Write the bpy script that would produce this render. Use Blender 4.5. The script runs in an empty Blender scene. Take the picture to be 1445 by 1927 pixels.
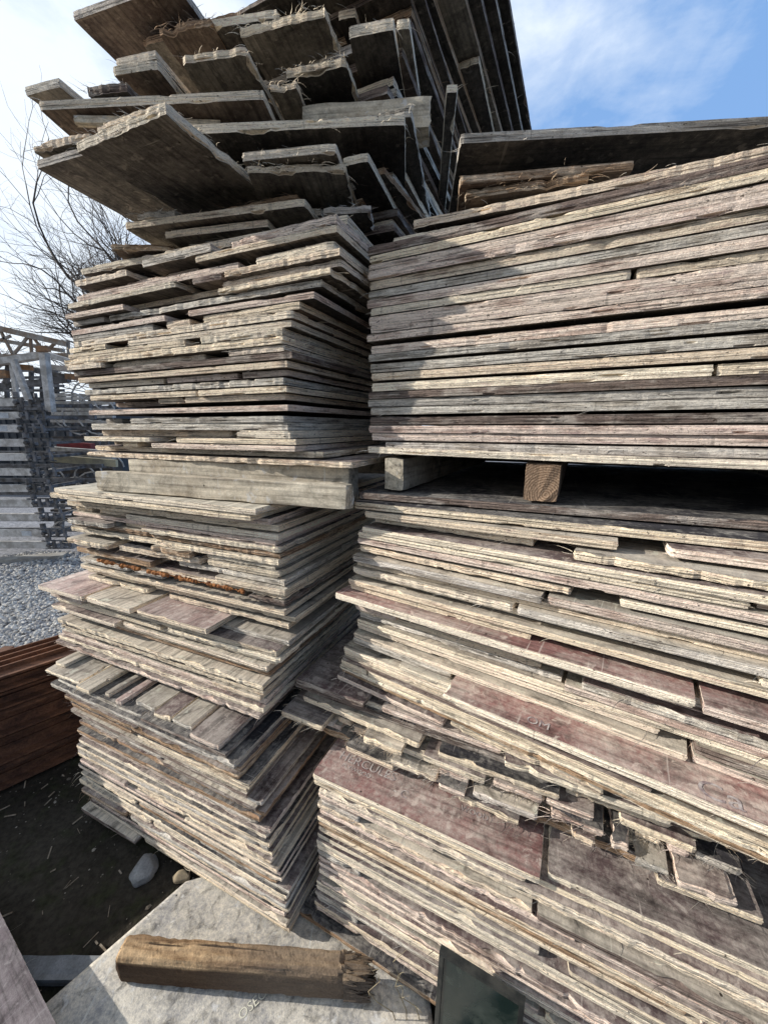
import bpy, math, random
import numpy as np
random.seed(7)
C = bpy.context.scene.collection
PI = math.pi

# ------------------------------------------------------------------ camera
F, CX, CY = 723.0, 722.5, 963.5          # focal length and centre of a 1445 x 1927 picture
PITCH = math.radians(12.4)
H = 1.68
cam = bpy.data.cameras.new('camera'); co = bpy.data.objects.new('camera', cam); C.objects.link(co)
cam.sensor_fit = 'HORIZONTAL'; cam.sensor_width = 36; cam.lens = 36 * F / 1445
cam.clip_start = 0.02; cam.clip_end = 3000
co.location = (0, 0, H); co.rotation_euler = (PI / 2 - PITCH, 0, 0)
bpy.context.scene.camera = co

def ray(px, py):
    x = (px - CX) / F; y = -(py - CY) / F
    return (x, math.cos(PITCH) + y * math.sin(PITCH), -math.sin(PITCH) + y * math.cos(PITCH))
def at(px, py, z):                        # the point at height z seen at a pixel
    r = ray(px, py); t = (z - H) / r[2]
    return (r[0] * t, r[1] * t, z)
def aty(px, py, y):                       # the point at distance y seen at a pixel
    r = ray(px, py); t = y / r[1]
    return (r[0] * t, y, H + r[2] * t)

# ------------------------------------------------------------------ sun and sky
SUN_YAW, SUN_EL = math.radians(-86), math.radians(24)
sd = (math.sin(SUN_YAW) * math.cos(SUN_EL), math.cos(SUN_YAW) * math.cos(SUN_EL), math.sin(SUN_EL))
sl = bpy.data.lights.new('sun', 'SUN'); sl.energy = 5.0; sl.angle = math.radians(0.5); sl.color = (1, .955, .88)
so = bpy.data.objects.new('sun', sl); C.objects.link(so)
from mathutils import Vector, Matrix
so.rotation_euler = Vector(sd).to_track_quat('Z', 'Y').to_euler()

def nd(nt, t, **kw):
    n = nt.nodes.new(t)
    for k, v in kw.items(): setattr(n, k, v)
    return n
def ramp(nt, src, stops):
    r = nd(nt, 'ShaderNodeValToRGB'); e = r.color_ramp.elements
    while len(e) > 1: e.remove(e[0])
    e[0].position = stops[0][0]; e[0].color = (*stops[0][1], 1) if isinstance(stops[0][1], tuple) else (stops[0][1],) * 3 + (1,)
    for p, c in stops[1:]:
        x = e.new(p); x.color = (*c, 1) if isinstance(c, tuple) else (c, c, c, 1)
    nt.links.new(src, r.inputs[0]); return r.outputs[0]
def mix(nt, f, a, b, mode='MIX'):
    m = nd(nt, 'ShaderNodeMix', data_type='RGBA', blend_type=mode)
    for s, v in ((m.inputs[0], f), (m.inputs[6], a), (m.inputs[7], b)):
        if isinstance(v, (int, float)): s.default_value = v
        elif isinstance(v, tuple): s.default_value = (*v, 1)
        else: nt.links.new(v, s)
    return m.outputs[2]
def noise(nt, vec, scale, detail=4, rough=.55, dist=0):
    n = nd(nt, 'ShaderNodeTexNoise'); n.inputs['Scale'].default_value = scale
    n.inputs['Detail'].default_value = detail; n.inputs['Roughness'].default_value = rough
    n.inputs['Distortion'].default_value = dist
    nt.links.new(vec, n.inputs['Vector']); return n.outputs['Fac']
def math_(nt, op, a, b=None):
    m = nd(nt, 'ShaderNodeMath', operation=op)
    for s, v in ((m.inputs[0], a), (m.inputs[1], b)):
        if v is None: continue
        if isinstance(v, (int, float)): s.default_value = v
        else: nt.links.new(v, s)
    return m.outputs[0]
def mapping(nt, vec, scale, rot=(0, 0, 0)):
    m = nd(nt, 'ShaderNodeMapping'); m.inputs['Scale'].default_value = scale; m.inputs['Rotation'].default_value = rot
    nt.links.new(vec, m.inputs['Vector']); return m.outputs[0]

world = bpy.data.worlds.new('World'); bpy.context.scene.world = world; world.use_nodes = True
nt = world.node_tree; nt.nodes.clear()
out = nd(nt, 'ShaderNodeOutputWorld'); bg = nd(nt, 'ShaderNodeBackground'); sky = nd(nt, 'ShaderNodeTexSky')
sky.sky_type = 'NISHITA'; sky.sun_disc = False; sky.sun_elevation = SUN_EL; sky.sun_rotation = SUN_YAW
sky.air_density = 1.0; sky.dust_density = .6; sky.ozone_density = 1.6
tc = nd(nt, 'ShaderNodeTexCoord')
mp = mapping(nt, tc.outputs['Generated'], (1.0, 1.0, 2.2), (0.3, 0.2, 0.5))
c1 = noise(nt, mp, 2.6, 7, .58, .5)
c2 = noise(nt, mapping(nt, tc.outputs['Generated'], (2.2, .8, 3.0), (0, .5, -.4)), 5.0, 6, .6, .3)
cm = math_(nt, 'MULTIPLY_ADD', c1, .7); cm.node.inputs[2].default_value = 0
cm = math_(nt, 'ADD', cm, math_(nt, 'MULTIPLY', c2, .3))
# thin cloud veil, thicker towards the sun (left)
sx = nd(nt, 'ShaderNodeSeparateXYZ'); nt.links.new(tc.outputs['Generated'], sx.inputs[0])
veil = math_(nt, 'MULTIPLY', math_(nt, 'SUBTRACT', .25, sx.outputs['X']), .30)
cm2 = math_(nt, 'ADD', cm, veil)
mask = ramp(nt, cm2, [(.36, .04), (.52, .40), (.70, .88), (1, 1)])
base = mix(nt, .72, sky.outputs[0], (1.6, 3.3, 6.5))
colr = mix(nt, mask, base, (7.0, 7.5, 8.0))
# whole sky dimmed behind the camera and overhead, added to cut ambient light
colr = mix(nt, 1.0, colr, ramp(nt, math_(nt, 'ADD', math_(nt, 'MULTIPLY', sx.outputs['Y'], .5), .5), [(0, .55), (.5, .80), (.68, 1.0)]), 'MULTIPLY')
nt.links.new(colr, bg.inputs['Color']); bg.inputs['Strength'].default_value = .15
nt.links.new(bg.outputs[0], out.inputs[0])

# ------------------------------------------------------------------ materials
def new_mat(name, rough=.9, spec=.2):
    m = bpy.data.materials.new(name); m.use_nodes = True; t = m.node_tree
    b = t.nodes['Principled BSDF']; b.inputs['Roughness'].default_value = rough
    b.inputs['Specular IOR Level'].default_value = spec
    c = nd(t, 'ShaderNodeTexCoord'); oi = nd(t, 'ShaderNodeObjectInfo')
    off = nd(t, 'ShaderNodeVectorMath', operation='SCALE'); off.inputs[0].default_value = (37.1, 19.7, 0)
    t.links.new(oi.outputs['Random'], off.inputs['Scale'])
    ad = nd(t, 'ShaderNodeVectorMath', operation='ADD')
    t.links.new(c.outputs['Object'], ad.inputs[0]); t.links.new(off.outputs[0], ad.inputs[1])
    return m, t, b, ad.outputs[0], oi.outputs['Random']
def bump(t, b, h, dist, strength=1):
    n = nd(t, 'ShaderNodeBump'); n.inputs['Distance'].default_value = dist; n.inputs['Strength'].default_value = strength
    t.links.new(h, n.inputs['Height']); t.links.new(n.outputs[0], b.inputs['Normal'])

def edge_mat(name, crust, wood, film, amount):
    """plywood edge: veneer lines, cement crust, patches of worn film paint"""
    m, t, b, v, rnd = new_mat(name)
    lines = noise(t, mapping(t, v, (7, 7, 330)), 1.0, 3, .6)
    fine = noise(t, mapping(t, v, (70, 70, 900)), 1.0, 2, .6)
    patch = noise(t, mapping(t, v, (1, 1, 5)), 7, 6, .7)
    patch2 = noise(t, mapping(t, v, (1, 1, 7)), 16, 6, .72)
    grain = noise(t, v, 230, 3, .75); mid = noise(t, mapping(t, v, (1, 1, 3)), 75, 5, .75)
    woodc = mix(t, ramp(t, lines, [(.36, 0.0), (.60, 1.0)]), tuple(.5 * x for x in wood), wood)
    col = mix(t, ramp(t, patch, [(amount - .06, 1.0), (amount + .05, 0.0)]), woodc, crust)
    col = mix(t, ramp(t, patch2, [(.56, 0.0), (.64, .75)]), col, film)
    col = mix(t, 1.0, col, ramp(t, lines, [(.35, .38), (.41, .88), (.50, 1.08), (.75, 1.16)]), 'MULTIPLY')
    col = mix(t, 1.0, col, ramp(t, mid, [(.29, .52), (.39, .98), (.6, 1.10), (.75, 1.15)]), 'MULTIPLY')
    col = mix(t, 1.0, col, ramp(t, fine, [(.28, .75), (.5, 1.0), (.8, 1.06)]), 'MULTIPLY')
    col = mix(t, 1.0, col, ramp(t, grain, [(.28, .70), (.48, 1.0), (.75, 1.08)]), 'MULTIPLY')
    pit = noise(t, mapping(t, v, (1, 1, 2)), 85, 4, .65)
    col = mix(t, ramp(t, pit, [(.63, 0.0), (.68, .9)]), col, (.06, .04, .028))
    crack = noise(t, mapping(t, v, (55, 55, 4)), 1.0, 2, .5)          # checks running across the edge
    col = mix(t, 1.0, col, ramp(t, crack, [(.28, .70), (.33, 1.0)]), 'MULTIPLY')
    col = mix(t, 1.0, col, ramp(t, rnd, [(0, (.84, .82, .80)), (.25, (1.06, 1.03, .99)), (.5, (.94, .90, .88)), (.7, (1.12, 1.09, 1.04)), (.85, (1.0, .94, .92)), (1, (1.1, 1.09, 1.07))]), 'MULTIPLY')
    t.links.new(col, b.inputs['Base Color'])
    h = math_(t, 'ADD', math_(t, 'MULTIPLY', lines, 1.0), math_(t, 'MULTIPLY', grain, .5))
    bump(t, b, math_(t, 'ADD', h, mid), .0035, 1.0)
    return m
def face_mat(name, film, dust, lo, hi, streak=True, rough=.75, scale=1.0, fine=.34):
    m, t, b, v, rnd = new_mat(name, rough, .25)
    d1 = noise(t, v, 3.6 * scale, 10, .74, .3); d2 = noise(t, v, 60 * scale, 5, .75)
    k = math_(t, 'ADD', math_(t, 'MULTIPLY', d1, 1 - fine), math_(t, 'MULTIPLY', d2, fine))
    col = mix(t, ramp(t, k, [(lo, 0.0), (hi, 1.0)]), film, dust)
    if streak:
        s = noise(t, mapping(t, v, (3, 90, 90)), 1.0, 3, .6)
        col = mix(t, 1.0, col, ramp(t, s, [(.33, .55), (.5, 1.0), (.7, 1.2)]), 'MULTIPLY')
    g = noise(t, v, 230, 3, .7)
    col = mix(t, 1.0, col, ramp(t, g, [(.25, .78), (.5, 1.0), (.75, 1.15)]), 'MULTIPLY')
    blot = noise(t, v, 11 * scale, 6, .7, .8); col = mix(t, 1.0, col, ramp(t, blot, [(.34, .45), (.47, .95), (.66, 1.15)]), 'MULTIPLY')
    spots = noise(t, v, 30, 5, .65, .4)
    col = mix(t, ramp(t, spots, [(.60, 0.0), (.66, .6)]), col, tuple(min(.7, x * 1.3) for x in dust))
    col = mix(t, 1.0, col, ramp(t, rnd, [(0, (.8, .8, .8)), (.5, (1, .98, .96)), (1, (1.15, 1.12, 1.08))]), 'MULTIPLY')
    scr = noise(t, mapping(t, v, (70, 2.5, 3), (0, 0, .35)), 1.0, 3, .6)
    col = mix(t, ramp(t, scr, [(.66, 0.0), (.69, .45)]), col, tuple(min(.75, x * 1.35) for x in dust))
    hole = nd(t, 'ShaderNodeTexVoronoi'); hole.inputs['Scale'].default_value = 14; t.links.new(v, hole.inputs['Vector'])
    col = mix(t, ramp(t, hole.outputs['Distance'], [(.035, .95), (.05, 0.0)]), col, (.03, .02, .015))
    t.links.new(col, b.inputs['Base Color'])
    bump(t, b, math_(t, 'ADD', g, math_(t, 'MULTIPLY', k, 3)), .002, .6)
    return m
def simple(name, col, col2=None, scale=8, rough=.8, metal=0, bd=.002, stretch=(1, 1, 1), spec=.3, lo=.4, hi=.6):
    m, t, b, v, rnd = new_mat(name, rough, spec)
    b.inputs['Metallic'].default_value = metal
    n = noise(t, mapping(t, v, stretch), scale, 6, .62); g = noise(t, v, scale * 14, 3, .6)
    c = mix(t, ramp(t, n, [(lo, 0.0), (hi, 1.0)]), col, col2 or tuple(.6 * x for x in col))
    c = mix(t, 1.0, c, ramp(t, g, [(.25, .75), (.5, 1.0), (.75, 1.15)]), 'MULTIPLY')
    t.links.new(c, b.inputs['Base Color'])
    if bd: bump(t, b, math_(t, 'ADD', n, math_(t, 'MULTIPLY', g, .4)), bd, .7)
    return m

EDGE = {
 'cream': edge_mat('edge_cream', (.90, .79, .62), (.70, .56, .42), (.65, .52, .44), .60),
 'pale':  edge_mat('edge_pale', (.92, .83, .68), (.78, .67, .53), (.72, .61, .53), .68),
 'pinkish': edge_mat('edge_pink', (.87, .75, .65), (.66, .51, .43), (.55, .42, .39), .56),
 'grey':  edge_mat('edge_grey', (.74, .70, .63), (.54, .49, .42), (.44, .41, .39), .54),
 'dark':  edge_mat('edge_dark', (.50, .45, .40), (.28, .22, .19), (.14, .115, .115), .47),
 'brown': edge_mat('edge_brown', (.70, .58, .44), (.50, .35, .23), (.42, .26, .16), .45),
}
TOP = {
 'purple': face_mat('face_purple', (.14, .098, .095), (.46, .40, .355), .42, .56),
 'black':  face_mat('face_black', (.055, .052, .058), (.34, .315, .28), .45, .60),
 'dusty':  face_mat('face_dusty', (.38, .33, .28), (.60, .54, .45), .38, .54),
 'pink':   face_mat('face_pink', (.33, .225, .205), (.58, .50, .45), .43, .62),
 'red':    face_mat('face_red', (.27, .145, .132), (.52, .44, .385), .44, .61),
}
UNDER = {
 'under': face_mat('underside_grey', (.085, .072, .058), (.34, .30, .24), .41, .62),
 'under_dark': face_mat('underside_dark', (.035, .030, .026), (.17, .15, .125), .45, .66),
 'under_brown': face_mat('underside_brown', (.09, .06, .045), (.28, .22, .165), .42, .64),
}

# ------------------------------------------------------------------ helpers
def link(o, parent=None):
    C.objects.link(o)
    if parent: o.parent = parent
    return o
def tag(o, label=None, cat=None, group=None, kind=None):
    if label: o['label'] = label
    if cat: o['category'] = cat
    if group: o['group'] = group
    if kind: o['kind'] = kind
    return o
def empty(name, loc, rz=0):
    o = bpy.data.objects.new(name, None); o.location = loc; o.rotation_euler = (0, 0, rz); o.empty_display_size = .1
    return link(o)
class MB:
    def __init__(s): s.v = []; s.f = []; s.mi = []
    def add(s, vs, fs, mi=0):
        n = len(s.v); s.v += [tuple(p) for p in vs]; s.f += [tuple(i + n for i in f) for f in fs]; s.mi += [mi] * len(fs)
    def box(s, c, size, R=None, mi=0, taper=1):
        x, y, z = [k / 2 for k in size]; P = []
        for dz in (-1, 1):
            k = taper if dz > 0 else 1
            for dx, dy in ((-1, -1), (1, -1), (1, 1), (-1, 1)): P.append(Vector((dx * x * k, dy * y * k, dz * z)))
        if R is not None: P = [R @ p for p in P]
        s.add([p + Vector(c) for p in P], [(3, 2, 1, 0), (4, 5, 6, 7), (0, 1, 5, 4), (1, 2, 6, 5), (2, 3, 7, 6), (3, 0, 4, 7)], mi)
    def bar(s, a, b, w, h, mi=0, up=(0, 0, 1)):
        a, b = Vector(a), Vector(b); d = (b - a); L = d.length; d.normalize()
        u = Vector(up)
        if abs(d.dot(u)) > .98: u = Vector((1, 0, 0))
        sx_ = d.cross(u).normalized(); uu = sx_.cross(d)
        R = Matrix((d, sx_, uu)).transposed()
        s.box((a + b) / 2, (L, w, h), R, mi)
    def tube(s, pts, rads, n=6, mi=0):
        base = len(s.v); pts = [Vector(p) for p in pts]; prev = None
        for i, p in enumerate(pts):
            d = (pts[min(i + 1, len(pts) - 1)] - pts[max(i - 1, 0)]).normalized()
            u = prev if prev is not None else (Vector((0, 0, 1)) if abs(d.z) < .9 else Vector((1, 0, 0)))
            a = d.cross(u).normalized(); bb = a.cross(d).normalized(); prev = bb
            r = rads[i] if hasattr(rads, '__len__') else rads
            for k in range(n):
                t = 2 * PI * k / n; s.v.append(tuple(p + a * math.cos(t) * r + bb * math.sin(t) * r))
        for i in range(len(pts) - 1):
            for k in range(n):
                A = base + i * n + k; B = base + i * n + (k + 1) % n
                s.f.append((A, B, B + n, A + n)); s.mi.append(mi)
        s.f.append(tuple(base + k for k in range(n))[::-1]); s.mi.append(mi)
        s.f.append(tuple(base + (len(pts) - 1) * n + k for k in range(n))); s.mi.append(mi)
    def build(s, name, mats, parent=None, smooth=False, loc=None, rot=None):
        me = bpy.data.meshes.new(name); me.from_pydata(s.v, [], s.f)
        if not isinstance(mats, (list, tuple)): mats = [mats]
        for m in mats: me.materials.append(m)
        me.polygons.foreach_set('material_index', s.mi)
        if smooth: me.polygons.foreach_set('use_smooth', [True] * len(s.f))
        me.update(); o = bpy.data.objects.new(name, me)
        if loc is not None: o.location = loc
        if rot is not None: o.rotation_euler = rot
        return link(o, parent)

def vnoise(rng, x, freq):
    """smooth 1-D value noise in -1..1"""
    g = rng.uniform(-1, 1, int(x.max() * freq) + 4); p = x * freq; i = p.astype(int); f = p - i; f = f * f * (3 - 2 * f)
    return g[i] * (1 - f) + g[i + 1] * f

def board_mesh(A, B, t, seed, rough=1.0, ds=.011, plies=5, bend=0.0, fibers=0, crush=0.0, thick_wood=False, sag=0.0):
    """a sheet 0..A x 0..B x 0..t; its veneers are separate ledges that chip and fray on their own"""
    rng = np.random.default_rng(seed)
    def side(n): return np.linspace(0, 1, n, endpoint=False)
    nA, nB = max(4, int(A / ds)), max(4, int(B / ds))
    hA = nA if bend or sag else max(4, int(A / .05)); hB = nB if bend or sag else max(4, int(B / .05))
    if bend or sag: nBx = max(4, int(B / ds)); hB = nBx
    a, b, c, d = side(nA), side(hB), side(hA), side(nB)
    P = np.concatenate([np.c_[a * A, a * 0], np.c_[b * 0 + A, b * B], np.c_[A - c * A, c * 0 + B], np.c_[d * 0, B - d * B]])
    N = np.concatenate([np.tile((0, 1.), (len(a), 1)), np.tile((-1., 0), (len(b), 1)), np.tile((0, -1.), (len(c), 1)), np.tile((1., 0), (len(d), 1))])
    n = len(P)
    for k in (0, len(a), len(a) + len(b), len(a) + len(b) + len(c)): N[k] = N[k] + N[k - 1]
    seg = np.linalg.norm(np.roll(P, -1, 0) - P, axis=1); s = np.concatenate([[0], np.cumsum(seg)[:-1]])
    # ends of the noise run into each other, so blend
    er = .0005 * rough * (1 + vnoise(rng, s, 4)) + .0008 * rough * (1 + vnoise(rng, s, 60)) + .0013 * rough * rng.uniform(0, 1, n)
    for _ in range(int(s[-1] * 1.1 * rough)):              # bites out of the whole edge
        c0 = rng.uniform(0, s[-1]); w = rng.uniform(.008, .032); dp = rng.uniform(.002, .008) * rough
        er += dp * np.clip(1 - np.abs((s - c0) / w), 0, 1) * (.5 + .5 * rng.uniform(0, 1, n))
    # rounded, crushed corners
    for k in (0, len(a), len(a) + len(b), len(a) + len(b) + len(c)):
        dd = np.minimum(np.abs(s - s[k]), s[-1] - np.abs(s - s[k])); r = rng.uniform(.001, .006) + crush * rng.uniform(.3, .8)
        m_ = np.clip(1 - dd / (r * 1.6), 0, 1); er += r * .45 * m_ ** 1.5
    rings = []; zs = []
    for k in range(plies):
        o = er + (0.0009 if k % 2 else 0) + .0008 * rough * np.abs(vnoise(rng, s, 20)) + rng.uniform(0, .0007) + (.0012 if k in (0, plies - 1) else 0)
        nb = int(s[-1] * (2.6 if k in (0, plies - 1) else .9) * rough)
        for _ in range(nb):
            c0 = rng.uniform(0, s[-1]); w = rng.uniform(.004, .045); dp = rng.uniform(.002, .010) * (1.6 if k in (0, plies - 1) else 1)
            o = o + dp * np.clip(1.6 - 1.6 * np.abs((s - c0) / w), 0, 1) ** .7 * (.7 + .3 * vnoise(rng, s, 60))
        if crush and k in (plies - 1, plies - 2): o = o + crush * .5 * (.5 + .5 * vnoise(rng, s, 9))
        wz = t * .035 * vnoise(rng, s, 14)
        z0, z1 = t * k / plies, t * (k + 1) / plies
        lip = .0005
        rings.append(P + N * (o + lip)[:, None]); zs.append(np.full(n, z0) + (wz if k else 0))
        rings.append(P + N * (o)[:, None] ); zs.append(np.full(n, z1 - t * .03) + (wz if k < plies - 1 else 0))
    K = len(rings)
    V = np.concatenate([np.c_[r, z] for r, z in zip(rings, zs)])
    faces = []; mi = []
    idx = np.arange(n); nx = (idx + 1) % n
    for k in range(K - 1):
        q = np.stack([k * n + idx, k * n + nx, (k + 1) * n + nx, (k + 1) * n + idx], 1)
        faces += q.tolist()
    mi = [0] * len(faces)
    top0 = (K - 1) * n
    if bend or sag:
        la, lb = len(a), len(b)
        for i in range(nA - 1):                            # strips straight across the board
            p0, p1 = i, i + 1
            q0 = la + lb + (nA - i); q1 = la + lb + (nA - i - 1)
            if i == 0:
                ids = [p0, p1, q1] + list(range(la + lb + nA - 1 + 1, n))
            else: ids = [p0, p1, q1, q0]
            faces.append([top0 + j for j in ids]); mi.append(1); faces.append(ids[::-1]); mi.append(2)
        ids = list(range(la - 1, la + lb + 2))
        faces.append([top0 + j for j in ids]); mi.append(1); faces.append(ids[::-1]); mi.append(2)
        xx = V[:, 0] / A
        V[:, 2] += bend * ((1 - xx) ** 2) - sag * 4 * xx * (1 - xx)
    else:
        faces.append([top0 + j for j in range(n)]); mi.append(1)
        faces.append(list(range(n))[::-1]); mi.append(2)
    V = V.tolist()
    for _ in range(fibers):                                # torn veneer fibres and splinters
        if rng.uniform() < .5: p = np.array([rng.uniform(0, A), .002, rng.uniform(0, t)]); dr = np.array([rng.uniform(-1, 1), -rng.uniform(.1, 1), 0])
        else: p = np.array([.002, rng.uniform(0, B), rng.uniform(0, t)]); dr = np.array([-rng.uniform(.1, 1), rng.uniform(-1, 1), 0])
        dr = dr / np.linalg.norm(dr); L = rng.uniform(.008, .035) * (1.6 if rng.uniform() < .12 else 1); w = rng.uniform(.0004, .0011)
        side_ = np.array([-dr[1], dr[0], 0]); droop = rng.uniform(-.6, .15); b0 = len(V); curl = rng.uniform(-.5, .5)
        for j in range(5):
            f = j / 4; q = p + dr * L * f + side_ * curl * L * f * f + np.array([0, 0, droop * L * f * f])
            ww = w * (1 - .8 * f)
            V.append((q + np.array([0, 0, ww])).tolist()); V.append((q - np.array([0, 0, ww]) + side_ * ww).tolist())
        for j in range(4): faces.append([b0 + 2 * j, b0 + 2 * j + 1, b0 + 2 * j + 3, b0 + 2 * j + 2]); mi.append(0)
    return V, faces, mi

BOARDS = []
SEED = [100]
def board(origin, yaw, A, B, t, edge, top='purple', under='under', stack=None, layer=None, order=0, label=None, group=None,
          name=None, tilt=(0, 0), cat=None, mats=None, **kw):
    """origin: lower near corner; yaw: angle of the local X axis"""
    SEED[0] += 1
    rg_ = kw.get('rough', 1.0); kw['rough'] = rg_ * .58 if rg_ < 1.25 else rg_ * .95; kw['fibers'] = int(kw.get('fibers', 6) * 1.6)
    V, Fc, mi = board_mesh(A, B, t, SEED[0], **kw)
    small = min(A, B) < .32
    name = name or ('plywood_offcut' if small else 'plywood_board')
    me = bpy.data.meshes.new(name); me.from_pydata(V, [], Fc)
    for m in (mats or (EDGE[edge], TOP[top], UNDER[under])): me.materials.append(m)
    me.polygons.foreach_set('material_index', mi); me.update()
    o = bpy.data.objects.new(name, me); o.location = origin; o.rotation_euler = (tilt[0], tilt[1], yaw); link(o)
    o['category'] = cat or ('plywood offcut' if small else 'plywood board')
    if label: o['label'] = label
    if group: o['group'] = group
    if stack: BOARDS.append((stack, layer, order, edge, small, o))
    return o

def lerp(pts, z):
    if z <= pts[0][0]: return pts[0][1]
    for (a, va), (b, vb) in zip(pts, pts[1:]):
        if z <= b: return va + (vb - va) * (z - a) / (b - a)
    return pts[-1][1]
R = random.Random(11)
WALK = {}
def walk(key, step, lim):
    v = WALK.get(key, 0.0)
    v += R.uniform(-step, step) * .35 if R.random() < .72 else R.uniform(-step, step) * 2.2
    v = max(-lim, min(lim, v)); WALK[key] = v; return v
def gap(mean): return R.choice([.35, .35, .6, 1.0, 1.2, 3.0]) * mean
def pick(w):
    k = list(w); return R.choices(k, [w[x] for x in k])[0]

# ---- left stack: local X runs deeper (v), local Y runs along the front away to the left (u)
OL = (-.31, .934); UL = (-.917, .399); VL = (.399, .917); YAW_L = math.atan2(VL[1], VL[0])
def PL(s, v): return (OL[0] + UL[0] * s + VL[0] * v, OL[1] + UL[1] * s + VL[1] * v)
def putL(s0, s1, v0, depth, z, t, **kw):
    jit = kw.pop('jit', .010)
    p = PL(s0, v0); y = YAW_L + R.uniform(-jit, jit)
    tx = R.uniform(-.0012, .0012); ty = R.uniform(-.0012, .0012)
    return board((p[0], p[1], z), y, depth, s1 - s0, t, tilt=kw.pop('tilt', (tx, ty)), **kw)
# ---- right stacks: local X runs along the front to the right, local Y runs deeper
def putR(fr, s0, s1, v0, depth, z, t, **kw):
    (ox, oy), (dx, dy) = fr; jit = kw.pop('jit', .006); a = math.atan2(dy, dx)
    x = ox + dx * s0 - dy * v0; y = oy + dy * s0 + dx * v0
    tx = R.uniform(-.0010, .0010); ty = R.uniform(-.0010, .0010)
    return board((x, y, z), a + R.uniform(-jit, jit), s1 - s0, depth, t, tilt=kw.pop('tilt', (tx, ty)), **kw)

# =============================================================== LOWEST LEFT STACK
s0L1 = [(.05, 0), (.30, .0), (.31, .03), (.43, .035), (.44, .075), (.53, .08), (.535, .115), (.58, .12), (.585, .15)]
s1L1 = [(.05, 1.09), (.27, 1.09), (.54, 1.07), (.6, 1.12), (.64, 1.17)]
z = .05; i = 0; pitch = .0205
W1 = {'cream': 5, 'pale': 2, 'brown': 1.5, 'grey': 1.5, 'pinkish': 1.2, 'dark': 1}
tops = {'black': 3, 'purple': 2, 'dusty': 2}
while z < .625:
    a, b = lerp(s0L1, z) + walk('L1a', .012, .03), lerp(s1L1, z) + walk('L1b', .02, .05); t = R.choice([.0155, .017, .0175, .018, .020]); i += 1
    kw = dict(stack='L1', layer=i, top=pick(tops), fibers=10)
    if i == 1:
        putL(a, .72, .0, 1.2, z, t, edge='cream', order=0, **kw); putL(.735, b, -.02, .9, z, t, edge='dark', order=1, **kw)
    elif R.random() < .42 and i > 2:
        k = R.uniform(.35, .72); m1 = a + (b - a) * k
        putL(a + R.uniform(-.01, .02), m1, R.uniform(-.005, .006), 1.2, z, t, edge=pick(W1), order=0, rough=R.choice([.7, 1, 1.6]), **kw)
        putL(m1 + R.uniform(.005, .07), b + R.uniform(-.02, .02), R.uniform(-.012, .02), R.uniform(.2, .9), z, t, edge=pick(W1), order=1, rough=R.choice([.7, 1, 1.8]), **kw)
    else:
        putL(a + R.uniform(-.010, .014), b + R.uniform(-.03, .02), R.uniform(-.004, .008), 1.22, z, t, edge=pick(W1), order=0, rough=R.choice([.6, 1, 1.5]), **kw)
    z += t + gap(.0028)
zt = z
# black film boards that carry the loose strips
putL(.17, 1.17, -.004, 1.2, zt, .019, edge='grey', top='black', stack='L1', layer=i + 1, fibers=8, jit=.002)
putL(.21, .62, .002, 1.1, zt + .020, .016, edge='dark', top='black', stack='L1', layer=i + 2, order=0, fibers=4, jit=.002, tilt=(0, 0))
putL(.625, 1.14, .012, 1.1, zt + .020, .016, edge='grey', top='black', stack='L1', layer=i + 2, order=1, fibers=4, jit=.002, tilt=(0, 0))
zs_ = zt + .037
strips = [ # s0, s1, v, length, edge, top, rough, thickness, label
 (.239, .374, .004, .55, 'pinkish', 'purple', .5, .019, 'wide purple plywood strip nearest the corner, lying on the black board'),
 (.389, .487, .030, .50, 'grey', 'dusty', .6, .018, 'grey topped plywood strip, second from the corner on the black board'),
 (.490, .573, .027, .50, 'cream', 'purple', .7, .018, 'reddish plywood strip between two grey strips on the black board'),
 (.577, .700, .034, .48, 'grey', 'dusty', 2.2, .018, 'chewed grey plywood strip with a ragged pointed end on the black board'),
 (.732, .769, .012, .40, 'pinkish', 'pink', .8, .017, 'thin pink topped plywood strip lying alone on the black board'),
 (.818, .849, .021, .40, 'pale', 'dusty', 1.3, .017, 'narrowest pale plywood strip with a broken end on the black board'),
 (.905, .990, .002, .50, 'cream', 'dusty', .6, .019, 'cream plywood strip with a nail hole, third from the far end of the row'),
 (.995, 1.235, .015, .50, 'pale', 'dusty', 2.0, .018, 'broad pale plywood piece with a torn front edge at the far end of the row'),
]
for s0, s1, v, dl, e, tp, rg, t, lab in strips:
    putL(s0, s1, v, dl, zs_, t, edge=e, top=tp, rough=rg, label=lab, jit=.03, tilt=(0, 0), fibers=4, group='loose plywood strips lying on the lowest left stack')
putL(1.150, 1.216, .047, .30, zs_ + .020, .016, edge='pale', top='dusty', label='small bright plywood strip lying crosswise on top of the broad torn piece', tilt=(0, 0), group='loose plywood strips lying on the lowest left stack')

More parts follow.
